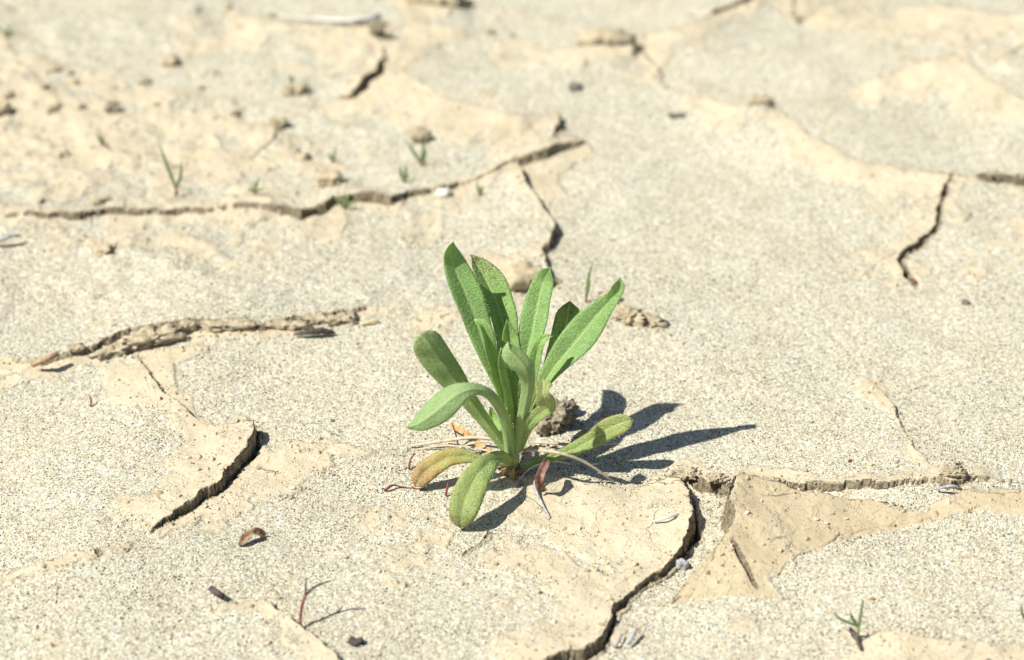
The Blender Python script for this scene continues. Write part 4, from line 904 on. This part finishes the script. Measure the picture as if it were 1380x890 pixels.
rublab = ['upper one of the two lumps in the far left rubble cluster','lump at the top left of the far rubble cluster','lump at the lower right edge of the far rubble cluster','lump in the very top left corner','lump at the left edge above the brown edge clod','left lump of the low pair beside the dark debris lump','middle lump beside the dark debris lump','right lump of the row just left of the dark debris lump','lump straight above the two-bladed seedling','lump high above the two-bladed seedling','lump between the left edge and the yellowish tiny sprout','lump just above the long crack at the left','second lump just above the long crack at the left','lump at the top edge above the far left rubble','left lump of the pair at the top edge','right lump of the pair at the top edge','lump at the left end of the far plate ridge','lump on top of the far plate ridge, left of the white stalk','lump straight above the tip of the two-bladed seedling','lump halfway between the tall seedling and the slanting crack','lump right of the dark debris lump','lump below the left edge rubble row','lump right of the lone tan far clod','lump near the lower end of the small slanting crack','lump between the slanting crack and the pale clod','lump above the long crack near the left edge','lump just left of the tiny sprout on the far plate','larger faint lump on sand below the wide top clod','smaller faint lump on sand below the wide top clod','lump between the long crack and the yellowish sprout']
for i, (a, b) in enumerate(rub):
    s = rb.uniform(2.2, 5.6)
    clod('mud_crumb', a, b, (s * 1.3, s, s * .8), M_CRUMB, 'blurred small mud ' + rublab[i], 'lump', rb.uniform(0, 3), 50 + i, .6, 3, .38, group='small lumps of mud in the far rubble')
debris = [(215,665,3.5,M_ORANGE,'orange brown fleck left of the dark open crack'),(392,672,4,M_CLOD,'brown crumb right of the lower dark crack'),(70,870,3,M_ORANGE,'orange crumb at the bottom left corner'),(1175,808,3.2,M_ORANGE,'orange grain right of the seedling at the bottom'),(1145,622,2.8,M_REDTWIG,'red fleck on sand above the right ledge'),(217,538,2.4,M_REDTWIG,'pinkish red grain above the lifted plate corner'),(276,680,2.6,M_GREYTWIG,'bluish grain inside the dark open crack'),(448,568,2.4,M_GREYSTONE,'dark grain on sand left of the arched leaf'),(1232,380,4,M_REDTWIG,'pinkish crumb at the lower end of the right crack'),(1172,627,3.4,M_PALEPETAL,'yellow chip on sand above the right ledge')]
for i, (a, b, s, mt, lb) in enumerate(debris):
    clod('debris_fleck', a, b, (s * .7, s * .45, s * .35), mt, lb, 'fleck', i, 90 + i, .3, 2)

# ------------------------------------------------------------------ seedlings
def blade(p0, p1, p2, w, mat, parent, name='blade'):
    C, _ = catmull([tuple(p0), tuple(p1), tuple(p2)], 8); V = []; F = []
    for i, c in enumerate(C):
        t = i / 8; c = Vector(c); T = Vector(C[min(8, i + 1)] - C[max(0, i - 1)]).normalized(); A = T.cross(CAM - c).normalized(); B = T.cross(A)
        ww = w * .5 * (math.sin(math.pi * (.25 + .75 * t)) ** .7 if t < 1 else 0) + 1e-5
        V += [c - A * ww, c + B * ww * .35, c + A * ww, c - B * ww * .25]
    for i in range(8):
        for k in range(4):
            k2 = (k + 1) % 4; F.append((i * 4 + k, i * 4 + k2, i * 4 + 4 + k2, i * 4 + 4 + k))
    F.append((0, 3, 2, 1)); F.append((32, 33, 34, 35))
    o = mesh_obj(name, V, F, mat); local(o, parent); return o
def seedling(px, py, tips, label, basecol=True, w=1.5, joint=.35, group='tiny grass seedlings'):
    """tips: (dx px, dy px up, bend px, back cm)"""
    g = on_ground(px, py); r = empty('grass_seedling', g); tag(r, label, 'seedling', group)
    sc = (g - CAM).dot(FWD) / FP
    j = g + Vector((0, 0, tips[0][1] * sc / .84 * joint * .5))
    tube([g - Vector((0, 0, .002)), g.lerp(j, .5), j], [w * .55 * sc * 1.3] * 3, M_GRASSBASE if basecol else M_GRASS, 'shoot_base', 6, r, .05)
    for dx, dy, bd, bk in tips:
        tip = g + Vector((dx * sc, bk * .01, dy * sc / .84)); mid = j.lerp(tip, .5) + Vector((bd * sc, 0, 0))
        blade(j - Vector((0, 0, .0004)), mid, tip, min(w, 2.0) * 2.0 * sc, M_GRASS, r)
    return r
seedling(238, 265, [(-18, 66, -1, .2), (12, 50, 3, -.2)], 'two-bladed seedling above the long crack at the left', w=2.6)
seedling(790, 408, [(8, 52, -2, .1), (2, 38, 2, 0)], 'slender upright grass blades behind the long right leaf', w=2.0)
seedling(343, 262, [(8, 22, 0, .1), (-8, 8, 0, 0), (14, 8, 0, 0)], 'tiny low sprout just above the middle of the long crack', w=2.2)
seedling(567, 224, [(-20, 30, 0, .2), (4, 38, 2, 0), (8, 22, 2, 0)], 'thin reddish-stemmed sprout in front of a brown clod', w=2.0)
seedling(544, 246, [(-4, 20, -2, .1), (4, 24, 1, 0), (6, 12, 2, 0)], 'compact green sprout just above the right end of the crack', w=2.2)
seedling(647, 264, [(-4, 16, -1, .1), (3, 14, 1, 0)], 'very small sprout right of the white pebble', w=2.6)
seedling(463, 282, [(-12, 14, 0, .1), (10, 20, 0, 0), (18, 10, 2, 0)], 'sprout growing inside the widest part of the long crack', w=2)
seedling(448, 219, [(-4, 12, -1, .1), (4, 16, 1, 0)], 'tiny sprout on the far plate left of the reddish sprout', w=2.8)
seedling(137, 196, [(-3, 14, -1, .1), (2, 12, 1, 0)], 'yellowish tiny sprout in the far left rubble', w=2.4)
seedling(10, 50, [(-16, 14, 0, .1), (14, 10, 2, 0), (2, 16, 2, 0)], 'blurred green sprout at the top left edge', w=4)
seedling(393, 118, [(-2, 16, 0, .1), (3, 14, 0, 0)], 'tiny blurred sprout beside the far brown clod', w=2.2)
g = seedling(1155, 868, [(-36, 46, -10, .1), (2, 66, 0, .0), (-14, 50, -4, 0)], 'forked grass seedling at the bottom right with a root beside it', basecol=False, w=2.4, joint=1.15)
seedling(1390, 850, [(-18, 38, -6, .1), (4, 30, 0, 0)], 'single green blade entering at the right edge', basecol=False, w=2.6)
stick('dark_rootlet', [(1146,846,.2),(1150,854,.3),(1156,864,.2),(1160,876,.1)], M_DARKTWIG, 'dark rootlet beside the seedling at the bottom right', 'rootlet', [2,3,2.4,1.6], seed=31, knob=.4)
